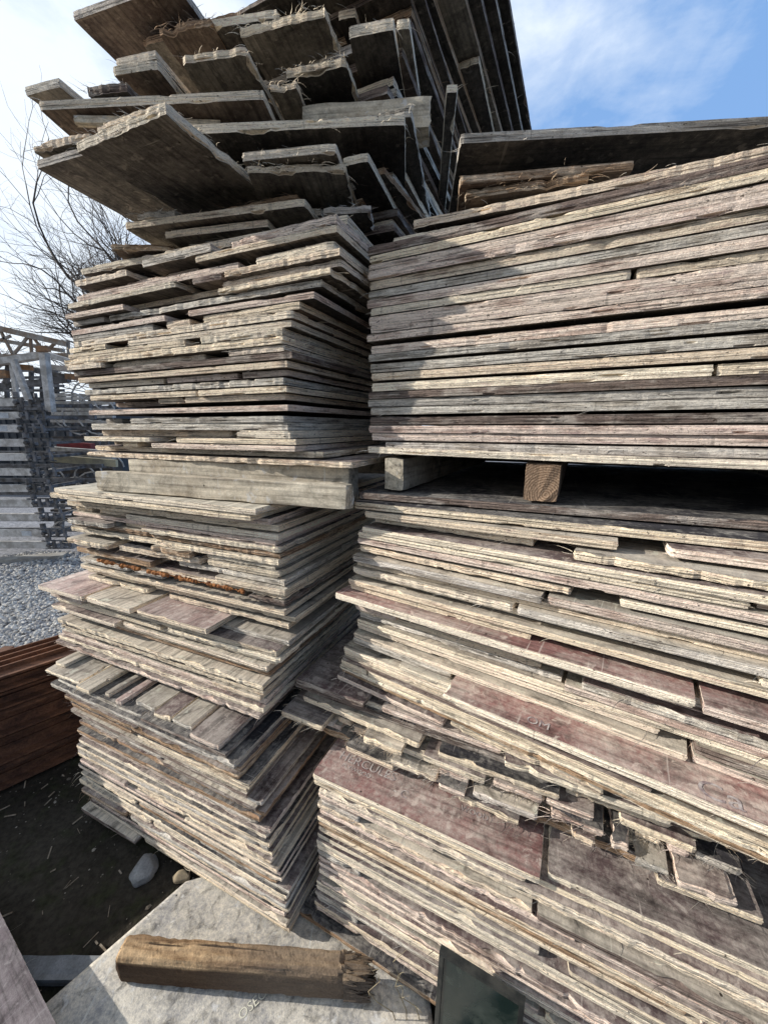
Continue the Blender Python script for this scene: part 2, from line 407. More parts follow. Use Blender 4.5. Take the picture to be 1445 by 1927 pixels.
def timber(name, a, b, w, h, mat, label, cat='timber', group=None, endmat=None, seed=0, worn=.004, tiltx=0):
    """a sawn baulk from a to b (centre of its bottom face), edges worn and slightly uneven"""
    rng = np.random.default_rng(seed); a = Vector(a); b = Vector(b); L = (b - a).length
    n = max(6, int(L / .02)); prof = []
    m = 5
    for k in range(4):
        x0, y0 = [(-w / 2, 0), (w / 2, 0), (w / 2, h), (-w / 2, h)][k]; x1, y1 = [(w / 2, 0), (w / 2, h), (-w / 2, h), (-w / 2, 0)][k]
        for j in range(m):
            f = (j + .12 if j == 0 else j) / m; prof.append((x0 + (x1 - x0) * f, y0 + (y1 - y0) * f))
    M = len(prof); V = []
    nz = [vnoise(rng, np.linspace(0, L, n + 1), 14) for _ in range(M)]
    for i_ in range(n + 1):
        for k, (x, y) in enumerate(prof):
            corner = 1 if k % m == 0 or k % m == m - 1 else .35
            d = worn * corner * (.5 + .5 * nz[k][i_]); cx, cy = x, y - h / 2
            l = math.hypot(cx, cy) or 1
            endr = 1 - .03 * (i_ in (0, n))
            V.append((L * i_ / n + (rng.uniform(-worn, worn) if i_ in (0, n) else 0), (cx - cx / l * d) * endr, (cy - cy / l * d) * endr + h / 2))
    Fs = []; mi = []
    for i_ in range(n):
        for k in range(M):
            A_ = i_ * M + k; B_ = i_ * M + (k + 1) % M; Fs.append((A_, A_ + M, B_ + M, B_)); mi.append(0)
    Fs.append(tuple(range(M))); mi.append(1); Fs.append(tuple(n * M + k for k in range(M))[::-1]); mi.append(1)
    me = bpy.data.meshes.new(name); me.from_pydata(V, [], Fs); me.materials.append(mat); me.materials.append(endmat or mat)
    me.polygons.foreach_set('material_index', mi); me.update()
    o = bpy.data.objects.new(name, me); o.location = a; d = b - a
    o.rotation_euler = (tiltx, -math.atan2(d.z, math.hypot(d.x, d.y)), math.atan2(d.y, d.x)); link(o)
    return tag(o, label, cat, group)

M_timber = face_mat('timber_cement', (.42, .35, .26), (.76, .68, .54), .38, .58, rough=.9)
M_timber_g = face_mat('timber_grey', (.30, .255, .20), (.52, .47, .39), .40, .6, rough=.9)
def end_grain(name, c0, c1):
    m, t, b, v, rnd = new_mat(name)
    w = nd(t, 'ShaderNodeTexWave', wave_type='RINGS', rings_direction='X'); w.inputs['Scale'].default_value = 55; w.inputs['Distortion'].default_value = 2.2; w.inputs['Detail'].default_value = 3; w.inputs['Detail Scale'].default_value = 2
    c = nd(t, 'ShaderNodeTexCoord'); mp_ = nd(t, 'ShaderNodeMapping'); mp_.inputs['Location'].default_value = (0, .012, -.018)
    t.links.new(c.outputs['Object'], mp_.inputs[0]); t.links.new(mp_.outputs[0], w.inputs['Vector'])
    cc = mix(t, w.outputs['Fac'], c0, c1); g = noise(t, v, 160, 3)
    cc = mix(t, 1.0, cc, ramp(t, g, [(.3, .7), (.6, 1.1)]), 'MULTIPLY'); t.links.new(cc, b.inputs['Base Color']); bump(t, b, g, .002); return m
M_end = end_grain('end_grain', (.36, .25, .17), (.19, .12, .075))

# spacer timber between the lowest and the middle left stack
p0 = PL(.30, .16); p1 = PL(.30, 1.1)
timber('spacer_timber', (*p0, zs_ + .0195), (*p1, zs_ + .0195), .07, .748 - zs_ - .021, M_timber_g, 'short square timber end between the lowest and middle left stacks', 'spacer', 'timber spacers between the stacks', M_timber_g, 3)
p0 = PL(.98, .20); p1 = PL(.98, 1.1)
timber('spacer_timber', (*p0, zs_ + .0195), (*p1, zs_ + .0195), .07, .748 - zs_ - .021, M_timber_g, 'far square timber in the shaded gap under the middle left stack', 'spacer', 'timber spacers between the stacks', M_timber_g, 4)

# =============================================================== MIDDLE LEFT STACK
s0L2 = [(.75, .135), (.80, .12), (.92, .09), (.955, .04), (1.07, .01), (1.15, .03), (1.34, .025), (1.40, .045), (1.43, .06)]
s1L2 = [(.75, 1.32), (.85, 1.26), (1.0, 1.24), (1.03, 1.15), (1.2, 1.14), (1.43, 1.11)]
v0L2 = [(.75, .105), (.95, .10), (1.0, .095), (1.04, .13), (1.43, .12)]
W2 = {'cream': 6, 'pale': 4, 'pinkish': 1.5, 'grey': 2.0, 'brown': .8, 'dark': .5}
z = .75; i = 0; pitch = .0229
while z < 1.405:
    a, b, v = lerp(s0L2, z) + walk('L2a', .014, .03), lerp(s1L2, z) + walk('L2b', .02, .04), lerp(v0L2, z) + walk('L2v', .008, .015); t = R.choice([.016, .0175, .018, .019, .021]); i += 1
    kw = dict(stack='L2', layer=i, fibers=12)
    if i == 12:            # ledge of loose pieces sticking out to the left
        putL(a, .99, v, 1.2, z, t, edge='cream', order=0, **kw)
        for k, (q0, q1) in enumerate([(.30, .62), (.64, .93), (.95, 1.30)]):
            pass
        putL(1.0, 1.22, v - .02, .5, z, t, edge='pinkish', order=1, **kw)
    elif i in (1, 2, 5): # whole sheets
        putL(a, b, v + R.uniform(-.01, .01), 1.25, z, t, edge=['pale', 'pinkish', 'cream'][i % 3], order=0, rough=1.6, **kw)
    elif R.random() < .62:
        # two to four pieces side by side with recesses
        n = R.choice([2, 3, 3, 4]); cuts = sorted([R.uniform(.12, .9) for _ in range(n - 1)]); e = [0] + cuts + [1]
        for k in range(n):
            q0 = a + (b - a) * e[k] + (R.uniform(.004, .05) if k else R.uniform(-.01, .02)); q1 = a + (b - a) * e[k + 1] - .003 + (R.uniform(-.03, .02) if k == n - 1 else 0)
            if q1 - q0 < .05: continue
            dv = R.choice([-.02, -.01, 0, .01, .04, .08, .10]) if k else R.uniform(-.005, .015)
            putL(q0, q1, v + dv, 1.2 if k == 0 else R.uniform(.25, .9), z, t, edge=pick(W2), order=k, rough=R.choice([.7, 1, 1.6, 2.2]), jit=.02, top=pick({'dusty': 3, 'purple': 1, 'black': 1}), **kw)
    else:
        putL(a + R.uniform(-.012, .02), b + R.uniform(-.03, .02), v + R.uniform(-.015, .02), 1.22, z, t, edge=pick(W2), order=0, rough=R.choice([.8, 1.2, 1.8]), top='dusty', **kw)
    if i == 13:
        # loose pieces lying on the ledge
        for (q0, q1, vv, e_, tp_, lb) in [
            (.93, 1.22, .045, 'pale', 'pink', 'pink topped plywood piece at the far left end of the ledge'),
            (.66, .92, .050, 'pale', 'dusty', 'grey topped plywood piece in the middle of the ledge'),
            (.30, .64, .055, 'cream', 'pink', 'long dusty pink plywood piece near the right end of the ledge')]:
            putL(q0, q1, vv, .5, z + .022, .0195, edge=e_, top=tp_, label=lb + ', middle left stack', rough=.8, tilt=(0, 0), group='loose plywood pieces on the ledge of the middle left stack')
        # the boards above start further back
        z += .0225
    z += t + gap(.0038)
# crumbly orange foam squeezed out between two boards
foam = simple('orange_foam', (.42, .18, .06), (.26, .10, .04), 60, .95, bd=.003)
mbf = MB(); rf = random.Random(4); nf = 130; pts = []; rd = []
for k in range(nf + 1):
    s_f = .18 + .72 * k / nf; p_ = PL(s_f, .108 + rf.uniform(-.003, .004)); pts.append((p_[0], p_[1], 1.185 + rf.uniform(-.002, .002)))
    rd.append(.0015 if abs((s_f * 7) % 1 - .5) < .12 else rf.uniform(.004, .0085))
mbf.tube(pts, rd, 7)
tag(mbf.build('foam_strip', foam), 'crumbly orange foam strip squeezed between boards of the middle left stack', 'foam strip')
# the pale top sheet and the long piece under it
putL(.10, 1.07, .075, 1.15, z, .019, edge='cream', top='dusty', stack='L2', layer=i + 1, rough=1.2)
PALE = face_mat('face_pale_sheet', (.46, .42, .35), (.62, .57, .47), .34, .55)
b_ = putL(.075, 1.035, .070, .40, z + .021, .018, edge='pale', stack='L2x', layer=1, rough=.6, fibers=6, tilt=(0, 0), jit=.004,
     mats=(EDGE['pale'], PALE, UNDER['under']), label='bright pale sheet on top of the middle left stack, in front of the long bearers', group='plywood boards of the middle left stack')
zb = z + .040
p0 = PL(-.165, .175); p1 = PL(.80, .10)
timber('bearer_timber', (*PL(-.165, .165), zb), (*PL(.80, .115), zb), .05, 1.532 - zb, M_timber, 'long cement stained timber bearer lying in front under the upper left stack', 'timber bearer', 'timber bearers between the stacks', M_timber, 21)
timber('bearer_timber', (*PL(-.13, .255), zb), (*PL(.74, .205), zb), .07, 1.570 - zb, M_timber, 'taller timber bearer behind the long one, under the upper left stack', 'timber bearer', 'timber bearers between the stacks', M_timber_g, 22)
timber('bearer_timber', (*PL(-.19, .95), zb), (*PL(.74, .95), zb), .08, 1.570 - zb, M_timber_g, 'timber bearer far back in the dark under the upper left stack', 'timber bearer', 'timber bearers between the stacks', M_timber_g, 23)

# =============================================================== UPPER LEFT STACK
s0L3 = [(1.575, -.17), (1.60, -.03), (1.66, 0), (1.82, -.015), (1.95, -.02), (1.985, -.06), (2.01, -.10), (2.09, -.125), (2.2, -.13)]
s1L3 = [(1.575, .97), (1.73, .93), (1.87, .93), (2.04, .885), (2.1, .865), (2.185, .83)]
W3 = {'cream': 5, 'pale': 4.5, 'pinkish': 3, 'grey': 1.6, 'brown': .8, 'dark': .6}
z = 1.573; i = 0; pitch = .0222
while z < 2.165:
    a, b = lerp(s0L3, z) + walk('L3a', .012, .03), lerp(s1L3, z) + walk('L3b', .02, .04); v = .165 + walk('L3v', .006, .012); t = R.choice([.016, .017, .018, .0195]); i += 1
    if abs(z + .021 - 1.68) < .026: t = .0222; 
    kw = dict(stack='L3', layer=i, fibers=10, under=pick({'under': 3, 'under_dark': 1, 'under_brown': 1}))
    if i in (1, 2):
        putL(a, b + .03, v - .02 + .03 * i, 1.2, z, t, edge='cream', order=0, rough=2.0, **kw)
    elif R.random() < .70:
        n = R.choice([2, 2, 3, 3]); cuts = sorted([R.uniform(.2, .85) for _ in range(n - 1)]); e = [0] + cuts + [1]
        for k in range(n):
            q0 = a + (b - a) * e[k] + (R.choice([.004, .01, .05, .09]) if k else R.uniform(-.012, .02)); q1 = a + (b - a) * e[k + 1] - .003 + (R.uniform(-.02, .03) if k == n - 1 else 0)
            if q1 - q0 < .06: continue
            dv = R.choice([-.02, -.01, 0, .01, .05, .09]) if k else R.uniform(-.012, .010)
            putL(q0, q1, v + dv, 1.2 if k == 0 else R.uniform(.3, .9), z, t, edge=pick(W3), order=k, rough=R.choice([.5, .8, 1.2, 1.8]), jit=.014, **kw)
    else:
        putL(a + R.uniform(-.015, .02), b + R.uniform(-.02, .03), v + R.uniform(-.015, .015), 1.22, z, t, edge=pick(W3), order=0, rough=R.choice([.5, 1.0, 1.6]), **kw)
    z += t + (.0003 if t == .0222 else gap(.0044))

# =============================================================== OVERHANGING TOP OF THE LEFT STACK
def jut(A, B, z, depth, t, edge, under, label, dyaw=0, **kw):
    """a sheet whose lower front edge runs from the spot seen at A (left) to the spot seen at B (right)"""
    a = Vector(at(*A, z)[:2]); b = Vector(at(*B, z)[:2]); d = a - b
    yaw = math.atan2(d.y, d.x) - PI / 2 + dyaw
    return board((b.x, b.y, z), yaw, depth, d.length, t, edge, top='dusty', under=under, label=label,
                 group='plywood sheets sticking out of the top of the left stack', **kw)
U, UD, UB = 'under', 'under_dark', 'under_brown'
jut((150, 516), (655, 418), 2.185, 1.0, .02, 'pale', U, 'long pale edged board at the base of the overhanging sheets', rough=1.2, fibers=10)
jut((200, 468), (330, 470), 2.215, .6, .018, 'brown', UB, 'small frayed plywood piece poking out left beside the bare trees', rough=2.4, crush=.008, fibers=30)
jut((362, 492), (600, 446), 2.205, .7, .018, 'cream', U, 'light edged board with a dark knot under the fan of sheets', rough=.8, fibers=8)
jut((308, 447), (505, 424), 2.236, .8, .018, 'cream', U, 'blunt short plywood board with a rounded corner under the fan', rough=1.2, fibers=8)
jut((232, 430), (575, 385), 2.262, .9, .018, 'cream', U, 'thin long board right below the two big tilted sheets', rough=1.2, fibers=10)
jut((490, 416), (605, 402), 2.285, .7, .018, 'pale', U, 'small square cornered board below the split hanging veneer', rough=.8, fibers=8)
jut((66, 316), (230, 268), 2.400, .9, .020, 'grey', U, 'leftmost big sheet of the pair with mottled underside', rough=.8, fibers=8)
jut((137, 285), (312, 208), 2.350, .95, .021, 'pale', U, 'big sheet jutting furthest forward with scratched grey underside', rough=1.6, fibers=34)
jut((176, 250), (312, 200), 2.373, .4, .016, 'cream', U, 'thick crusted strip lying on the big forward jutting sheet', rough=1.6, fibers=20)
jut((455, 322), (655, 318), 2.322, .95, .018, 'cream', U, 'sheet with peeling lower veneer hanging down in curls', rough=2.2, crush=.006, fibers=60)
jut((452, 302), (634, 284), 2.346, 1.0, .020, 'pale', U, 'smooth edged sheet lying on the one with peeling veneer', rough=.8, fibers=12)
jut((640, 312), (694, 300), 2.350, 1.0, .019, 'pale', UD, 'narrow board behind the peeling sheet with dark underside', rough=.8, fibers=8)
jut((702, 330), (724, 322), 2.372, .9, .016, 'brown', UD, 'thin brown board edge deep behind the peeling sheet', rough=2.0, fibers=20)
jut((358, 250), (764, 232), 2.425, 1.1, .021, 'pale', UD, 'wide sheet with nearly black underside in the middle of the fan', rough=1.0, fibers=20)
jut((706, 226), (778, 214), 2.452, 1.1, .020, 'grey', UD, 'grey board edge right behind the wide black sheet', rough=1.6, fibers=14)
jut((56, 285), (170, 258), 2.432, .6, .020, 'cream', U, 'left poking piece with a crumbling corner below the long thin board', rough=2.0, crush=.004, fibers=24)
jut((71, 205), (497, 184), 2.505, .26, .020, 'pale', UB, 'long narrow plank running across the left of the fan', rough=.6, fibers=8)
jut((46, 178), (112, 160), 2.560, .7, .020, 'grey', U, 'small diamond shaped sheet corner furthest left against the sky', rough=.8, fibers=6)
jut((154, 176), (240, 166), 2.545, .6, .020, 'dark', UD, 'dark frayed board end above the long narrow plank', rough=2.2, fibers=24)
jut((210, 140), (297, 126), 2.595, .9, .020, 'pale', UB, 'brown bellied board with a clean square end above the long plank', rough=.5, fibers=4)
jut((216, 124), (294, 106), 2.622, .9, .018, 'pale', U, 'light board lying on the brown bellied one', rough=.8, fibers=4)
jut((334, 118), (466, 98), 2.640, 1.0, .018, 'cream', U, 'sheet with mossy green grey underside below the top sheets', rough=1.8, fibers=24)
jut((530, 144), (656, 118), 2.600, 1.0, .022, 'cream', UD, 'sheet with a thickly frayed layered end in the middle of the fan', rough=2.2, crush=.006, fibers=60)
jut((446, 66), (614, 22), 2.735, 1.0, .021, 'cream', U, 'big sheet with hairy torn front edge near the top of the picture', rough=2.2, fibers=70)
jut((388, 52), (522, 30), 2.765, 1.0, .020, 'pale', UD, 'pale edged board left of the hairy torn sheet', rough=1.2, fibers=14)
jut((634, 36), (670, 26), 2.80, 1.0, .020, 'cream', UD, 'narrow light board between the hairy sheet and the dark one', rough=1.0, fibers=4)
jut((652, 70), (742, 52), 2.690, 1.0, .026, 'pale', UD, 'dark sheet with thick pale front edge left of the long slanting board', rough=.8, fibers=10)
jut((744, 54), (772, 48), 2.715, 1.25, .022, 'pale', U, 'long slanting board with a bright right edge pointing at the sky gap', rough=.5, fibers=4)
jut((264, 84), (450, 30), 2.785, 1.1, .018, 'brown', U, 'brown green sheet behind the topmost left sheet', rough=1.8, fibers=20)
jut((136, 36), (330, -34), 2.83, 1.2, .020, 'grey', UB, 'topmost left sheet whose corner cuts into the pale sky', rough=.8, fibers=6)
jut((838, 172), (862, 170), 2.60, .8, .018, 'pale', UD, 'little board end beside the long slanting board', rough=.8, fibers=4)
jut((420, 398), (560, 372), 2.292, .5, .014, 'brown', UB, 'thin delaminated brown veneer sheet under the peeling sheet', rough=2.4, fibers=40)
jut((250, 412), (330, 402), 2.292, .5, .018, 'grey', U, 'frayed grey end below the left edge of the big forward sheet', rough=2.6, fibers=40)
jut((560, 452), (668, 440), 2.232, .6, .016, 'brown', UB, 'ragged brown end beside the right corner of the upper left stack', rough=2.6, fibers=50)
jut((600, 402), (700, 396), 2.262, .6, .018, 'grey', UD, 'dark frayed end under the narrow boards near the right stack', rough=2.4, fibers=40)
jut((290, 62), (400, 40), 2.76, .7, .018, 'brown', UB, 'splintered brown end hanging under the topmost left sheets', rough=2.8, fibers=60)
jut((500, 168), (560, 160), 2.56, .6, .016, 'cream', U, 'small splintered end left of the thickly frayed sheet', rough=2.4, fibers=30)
# sheets at the very top, seen from below, their right edges stepping out to the sky
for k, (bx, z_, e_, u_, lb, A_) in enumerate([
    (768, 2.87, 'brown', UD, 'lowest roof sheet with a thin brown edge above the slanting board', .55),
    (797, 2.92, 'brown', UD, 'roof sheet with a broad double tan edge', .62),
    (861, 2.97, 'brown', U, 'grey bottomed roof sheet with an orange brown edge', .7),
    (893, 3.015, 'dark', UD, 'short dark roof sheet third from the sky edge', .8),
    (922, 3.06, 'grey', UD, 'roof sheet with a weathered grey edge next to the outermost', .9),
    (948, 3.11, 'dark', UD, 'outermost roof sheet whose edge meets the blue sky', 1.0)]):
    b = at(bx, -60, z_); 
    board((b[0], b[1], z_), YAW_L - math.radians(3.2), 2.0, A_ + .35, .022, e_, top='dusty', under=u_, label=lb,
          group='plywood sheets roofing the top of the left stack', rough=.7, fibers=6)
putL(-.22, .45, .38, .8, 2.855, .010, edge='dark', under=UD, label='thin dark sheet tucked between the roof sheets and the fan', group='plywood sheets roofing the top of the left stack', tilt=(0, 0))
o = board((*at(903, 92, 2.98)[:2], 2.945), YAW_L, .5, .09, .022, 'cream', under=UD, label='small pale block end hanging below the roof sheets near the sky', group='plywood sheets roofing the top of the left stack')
# inner boards that carry the fan
z = 2.205; i = 0
while z < 2.86:
    i += 1; t = .021
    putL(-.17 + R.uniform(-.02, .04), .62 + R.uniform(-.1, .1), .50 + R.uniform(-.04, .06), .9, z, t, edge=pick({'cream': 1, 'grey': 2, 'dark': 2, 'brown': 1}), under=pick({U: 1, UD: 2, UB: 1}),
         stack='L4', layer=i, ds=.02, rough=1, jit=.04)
    z += .0245 * (2 if i % 3 == 0 else 1)
# thick timber in the fan
a_ = at(560, 214, 2.53); b2 = at(800, 196, 2.53)
dv = Vector((VL[0], VL[1], 0)) * .045
timber('bearer_timber', Vector((b2[0], b2[1], 2.478)) + dv, Vector((a_[0], a_[1], 2.478)) + dv, .085, .075, M_timber, 'thick cream timber wedged across the fan of overhanging sheets', 'timber bearer', 'timber bearers between the stacks', M_timber_g, 31)
a_ = at(143, 226, 2.49); b2 = at(415, 236, 2.49)
timber('wooden_batten', Vector((b2[0], b2[1], 2.478)), Vector((a_[0], a_[1], 2.478)), .022, .022, M_timber, 'thin rounded wooden batten under the long narrow plank of the fan', 'batten', None, M_timber_g, 32)

# =============================================================== RIGHT STACKS
def frame(p, q):
    d = Vector((q[0] - p[0], q[1] - p[1])); d.normalize(); return (p, (d.x, d.y))
FR1 = frame((-.225, .985), (.729 - .012, .520 + .02))
FR1 = frame((-.218, .975), (.729, .520))
SR = 1.75
Wr1 = {'cream': 4, 'pale': 3, 'pinkish': 3.5, 'grey': 1.5, 'dark': 1.2, 'brown': .6}
# bottom-most sheet that sticks out to the left
putR(FR1, -.075, SR, -.02, 1.2, .045, .019, edge='brown', top='black', stack='R1', layer=1, rough=1, fibers=6)
z = .085; i = 1; pitch = .0236
while z < .585:
    i += 1; t = R.choice([.017, .0185, .0195, .021]); kw = dict(stack='R1', layer=i, fibers=14, top=pick({'purple': 3, 'black': 1, 'dusty': 2}))
    a = walk('R1', .008, .02) - (.02 if z < .2 else 0)
    if i % 9 == 4:
        w = R.uniform(.12, .2); putR(FR1, a, w, .0, .3, z, t, edge='grey', order=0, rough=2, **kw); putR(FR1, w + .03, SR, .03, 1.2, z, t, edge=pick(Wr1), order=1, **kw)
    elif R.random() < .5:
        c_ = R.uniform(.25, 1.0); putR(FR1, a, c_, R.uniform(-.004, .004), 1.1, z, t, edge=pick(Wr1), order=0, rough=R.choice([.7, 1, 1.7]), **kw)
        putR(FR1, c_ + R.choice([.004, .02, .06]), SR, R.uniform(-.005, .006), 1.1, z, t, edge=pick(Wr1), order=1, rough=R.choice([.7, 1, 1.7]), **kw)
    else:
        putR(FR1, a, SR, R.uniform(-.004, .005), 1.2, z, t, edge=pick(Wr1), order=0, rough=R.choice([.7, 1, 1.7]), **kw)
    z += t + gap(.0040)
putR(FR1, 0, .62, .0, 1.2, z, .019, edge='cream', stack='R1', layer=i + 1, order=0, rough=.8, fibers=8)
putR(FR1, .63, SR, .012, 1.2, z, .019, edge='cream', top='purple', stack='R1', layer=i + 1, order=1, rough=1.2, fibers=14)
z += .0215
lettered = putR(FR1, -.004, .650, -.004, 1.2, z, .020, edge='pale', top='red', label='reddish film faced sheet with faint lettering on top of the lowest right stack', rough=.6, tilt=(0, 0), jit=0, fibers=4,
                group='film faced sheets topping the lowest right stack')
putR(FR1, .658, SR, .02, 1.2, z - .004, .019, edge='pale', top='purple', label='purple film faced sheet with two cement ridges beside the lettered sheet', rough=1.4, tilt=(0, 0), jit=0, fibers=20, group='film faced sheets topping the lowest right stack')
zR1 = z + .020
M_letter = simple('faded_print', (.58, .52, .47), (.30, .24, .23), 60, .9, bd=0, lo=.42, hi=.58)
def lettering(parent, text, loc, size, rz, mat=M_letter, label=None):
    cu = bpy.data.curves.new('printed_lettering', 'FONT'); cu.body = text; cu.size = size; cu.extrude = 0; cu.resolution_u = 3
    tmp = bpy.data.objects.new('tmp_text', cu); C.objects.link(tmp)
    dg = bpy.context.evaluated_depsgraph_get(); me = bpy.data.meshes.new_from_object(tmp.evaluated_get(dg))
    bpy.data.objects.remove(tmp); me.materials.clear(); me.materials.append(mat)
    o = bpy.data.objects.new('printed_lettering', me); link(o, parent); o.location = loc; o.rotation_euler = (0, 0, rz)
    if label: o['label'] = label
    return o
lettering(lettered, 'HERCULES', (.045, .085, .0205), .042, 0); lettering(lettered, 'PLYWOOD', (.07, .062, .0205), .020, 0); lettering(lettered, '- C', (.25, .050, .0205), .034, 0)
lettering(lettered, 'WOOD', (.44, .085, .0205), .022, 0)

# ---- skewed pack of narrow offcuts between the lowest and middle right stacks
FR2b = frame((-.337, 1.178), (.811, .614))
Wb = {'cream': 5, 'pale': 3, 'pinkish': 2, 'grey': 2.5, 'dark': 1.5, 'brown': .8}
z = zR1 + .002; i = 0
while z < .842:
    i += 1; t = R.uniform(.0185, .021); kw = dict(stack='R2b', layer=i)
    if i == 1: putR(FR2b, .0, 1.22, .01, 1.1, z, t, edge='brown', top='black', rough=2, fibers=30, order=0, **kw)
    elif i == 7: putR(FR2b, -.02 + .03, SR, .02, 1.1, z, t, edge='dark', top='black', rough=1, fibers=10, order=0, **kw)
    else:
        s = R.uniform(-.03, .03) + (.03 if i > 4 else 0); k = 0
        while s < (1.20 if i < 7 else 1.5):
            w = R.uniform(.05, .19) if i < 6 else R.uniform(.2, .5)
            putR(FR2b, s, s + w, R.uniform(-.055, .035), R.uniform(.18, .5), z, t, edge=pick(Wb), top=pick({'black': 2, 'dusty': 2, 'purple': 3}), order=k, rough=R.choice([.7, 1.4, 2.6]), fibers=R.choice([4, 10, 34]), jit=.04, **kw)
            s += w + R.choice([.004, .004, .015, .05]); k += 1
        putR(FR2b, .1, SR, .22 + .03 * (i % 2), .9, z - .0005, t - .002, edge='grey', top='black', order=90, **kw) if i in (3, 5) else None
    z += .0222
zR2 = z

# ---- middle right stack
Wr2 = {'cream': 4.5, 'pale': 4.5, 'pinkish': 3.2, 'grey': 1.6, 'dark': .7, 'brown': .9}
i = 0; z = zR2; pitch = .0224
n2_ = 0
for i in range(1, 60):
    n2 = 999 if z < 1.503 - 3 * pitch else (i + 2 if n2_ == 0 else n2_)
    if n2 != 999: n2_ = n2
    if i > n2: break
    f = (z - .87) / (1.5 - .87)
    o0 = (-.160 + .075 * f, 1.160 - .110 * f); th = math.radians(-(34 - 1.4 * f) if f < .86 else -(32.8 - (f - .86) / .14 * 12.0)); fr = (o0, (math.cos(th), math.sin(th)))
    t = R.choice([.0165, .018, .019, .020]); kw = dict(stack='R2', layer=i, fibers=9)
    a = walk('R2', .012, .03) + .01 + (.03 if 8 < i < 17 else 0)
    if i == 9:      # purple sheet with white lettering
        sh = putR(fr, .40, SR, -.085, 1.1, z, t, edge='pale', top='red', order=1, rough=.9, tilt=(0, 0), jit=0, **kw)
        sh['label'] = 'protruding purple sheet with pale brand lettering low in the middle right stack'; sh['label'] = 'protruding purple sheet with pale printed letters low in the middle right stack'; BOARDS.pop()
        lettering(sh, 'OM', (.20, .020, t + .0004), .032, 0, simple('pale_print', (.60, .54, .50), (.27, .20, .20), 70, .9, bd=0, lo=.38, hi=.60))
        lettering(sh, 'Ca', (.505, .012, t + .0004), .060, 0, bpy.data.materials['pale_print'])
        putR(fr, a, .39, 0, .9, z, t, edge='grey', order=0, **kw)
    elif i == 17:   # pair of smooth pink sheets with a joint
        putR(fr, .0, .852, -.045, 1.1, z, t, edge='pale', top='red', order=0, rough=.35, tilt=(0, 0), jit=0, **kw)
        putR(fr, .858, SR, -.050, 1.1, z, t, edge='pinkish', top='red', order=1, rough=.5, tilt=(0, 0), jit=0, **kw)
    elif i == 18:
        putR(fr, .02, .55, .0, 1.1, z, t, edge='cream', order=0, rough=.7, **kw); putR(fr, .57, SR, .025, 1.1, z, t, edge='grey', order=1, rough=1, **kw)
    elif n2 != 999 and i >= n2 - 1:
        putR(fr, -.0 + .0 * i, SR, .035 if i == n2 else .0, 1.2, z, t, edge='dark' if i == n2 else 'cream', top='black', order=0, rough=1, **kw)
    elif R.random() < .62:
        n = R.choice([2, 2, 3]); cuts = sorted([R.uniform(.12, .95) for _ in range(n - 1)]); e = [a] + cuts + [SR]
        for k in range(n):
            q0 = e[k] + (R.choice([.003, .003, .006, .08]) if k else 0); q1 = e[k + 1]
            if q1 - q0 < .07: continue
            putR(fr, q0, q1, R.choice([-.014, -.004, 0, .004, .02, .05]), R.uniform(.5, 1.1), z, t, edge=pick(Wr2), order=k, rough=R.choice([.4, .7, 1.0, 1.8]), jit=.008, top=pick({'dusty': 7, 'purple': 1, 'pink': 1}), **kw)
    else:
        putR(fr, a, SR, R.choice([-.012, -.004, 0, .004, .012]), 1.15, z, t, edge=pick(Wr2), order=0, rough=R.choice([.4, .8, 1.3]), top=pick({'dusty': 7, 'purple': 1, 'pink': 1}), **kw)
    z += pitch if n2 != 999 else t + R.choice([.001, .002, .003, .004, .008])
zR2t = z

# ---- bearers under the upper right stack
FR3 = frame((-.045, 1.12), (.70, .75))
def R3p(s, v): (ox, oy), (dx, dy) = FR3; return (ox + dx * s - dy * v, oy + dy * s + dx * v)
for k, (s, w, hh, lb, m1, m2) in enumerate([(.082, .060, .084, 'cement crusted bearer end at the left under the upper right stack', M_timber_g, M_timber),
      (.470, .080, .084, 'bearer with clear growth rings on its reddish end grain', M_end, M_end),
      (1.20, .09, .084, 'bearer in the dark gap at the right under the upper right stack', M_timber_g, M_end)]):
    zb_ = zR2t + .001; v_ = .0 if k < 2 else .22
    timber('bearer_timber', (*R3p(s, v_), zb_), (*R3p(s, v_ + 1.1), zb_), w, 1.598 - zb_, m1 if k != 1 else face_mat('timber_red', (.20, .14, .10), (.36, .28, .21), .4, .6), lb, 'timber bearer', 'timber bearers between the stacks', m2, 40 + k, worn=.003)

timber('bearer_timber', (*R3p(-.02, 1.15), zR2t + .001), (*R3p(1.7, 1.15), zR2t + .001), .09, 1.604 - zR2t, M_timber_g, 'added lengthwise timber blocking the sky at the back of the dark gap', 'timber bearer', 'timber bearers between the stacks', M_timber_g, 49)  # added timber, keeps the sky from showing through the gap
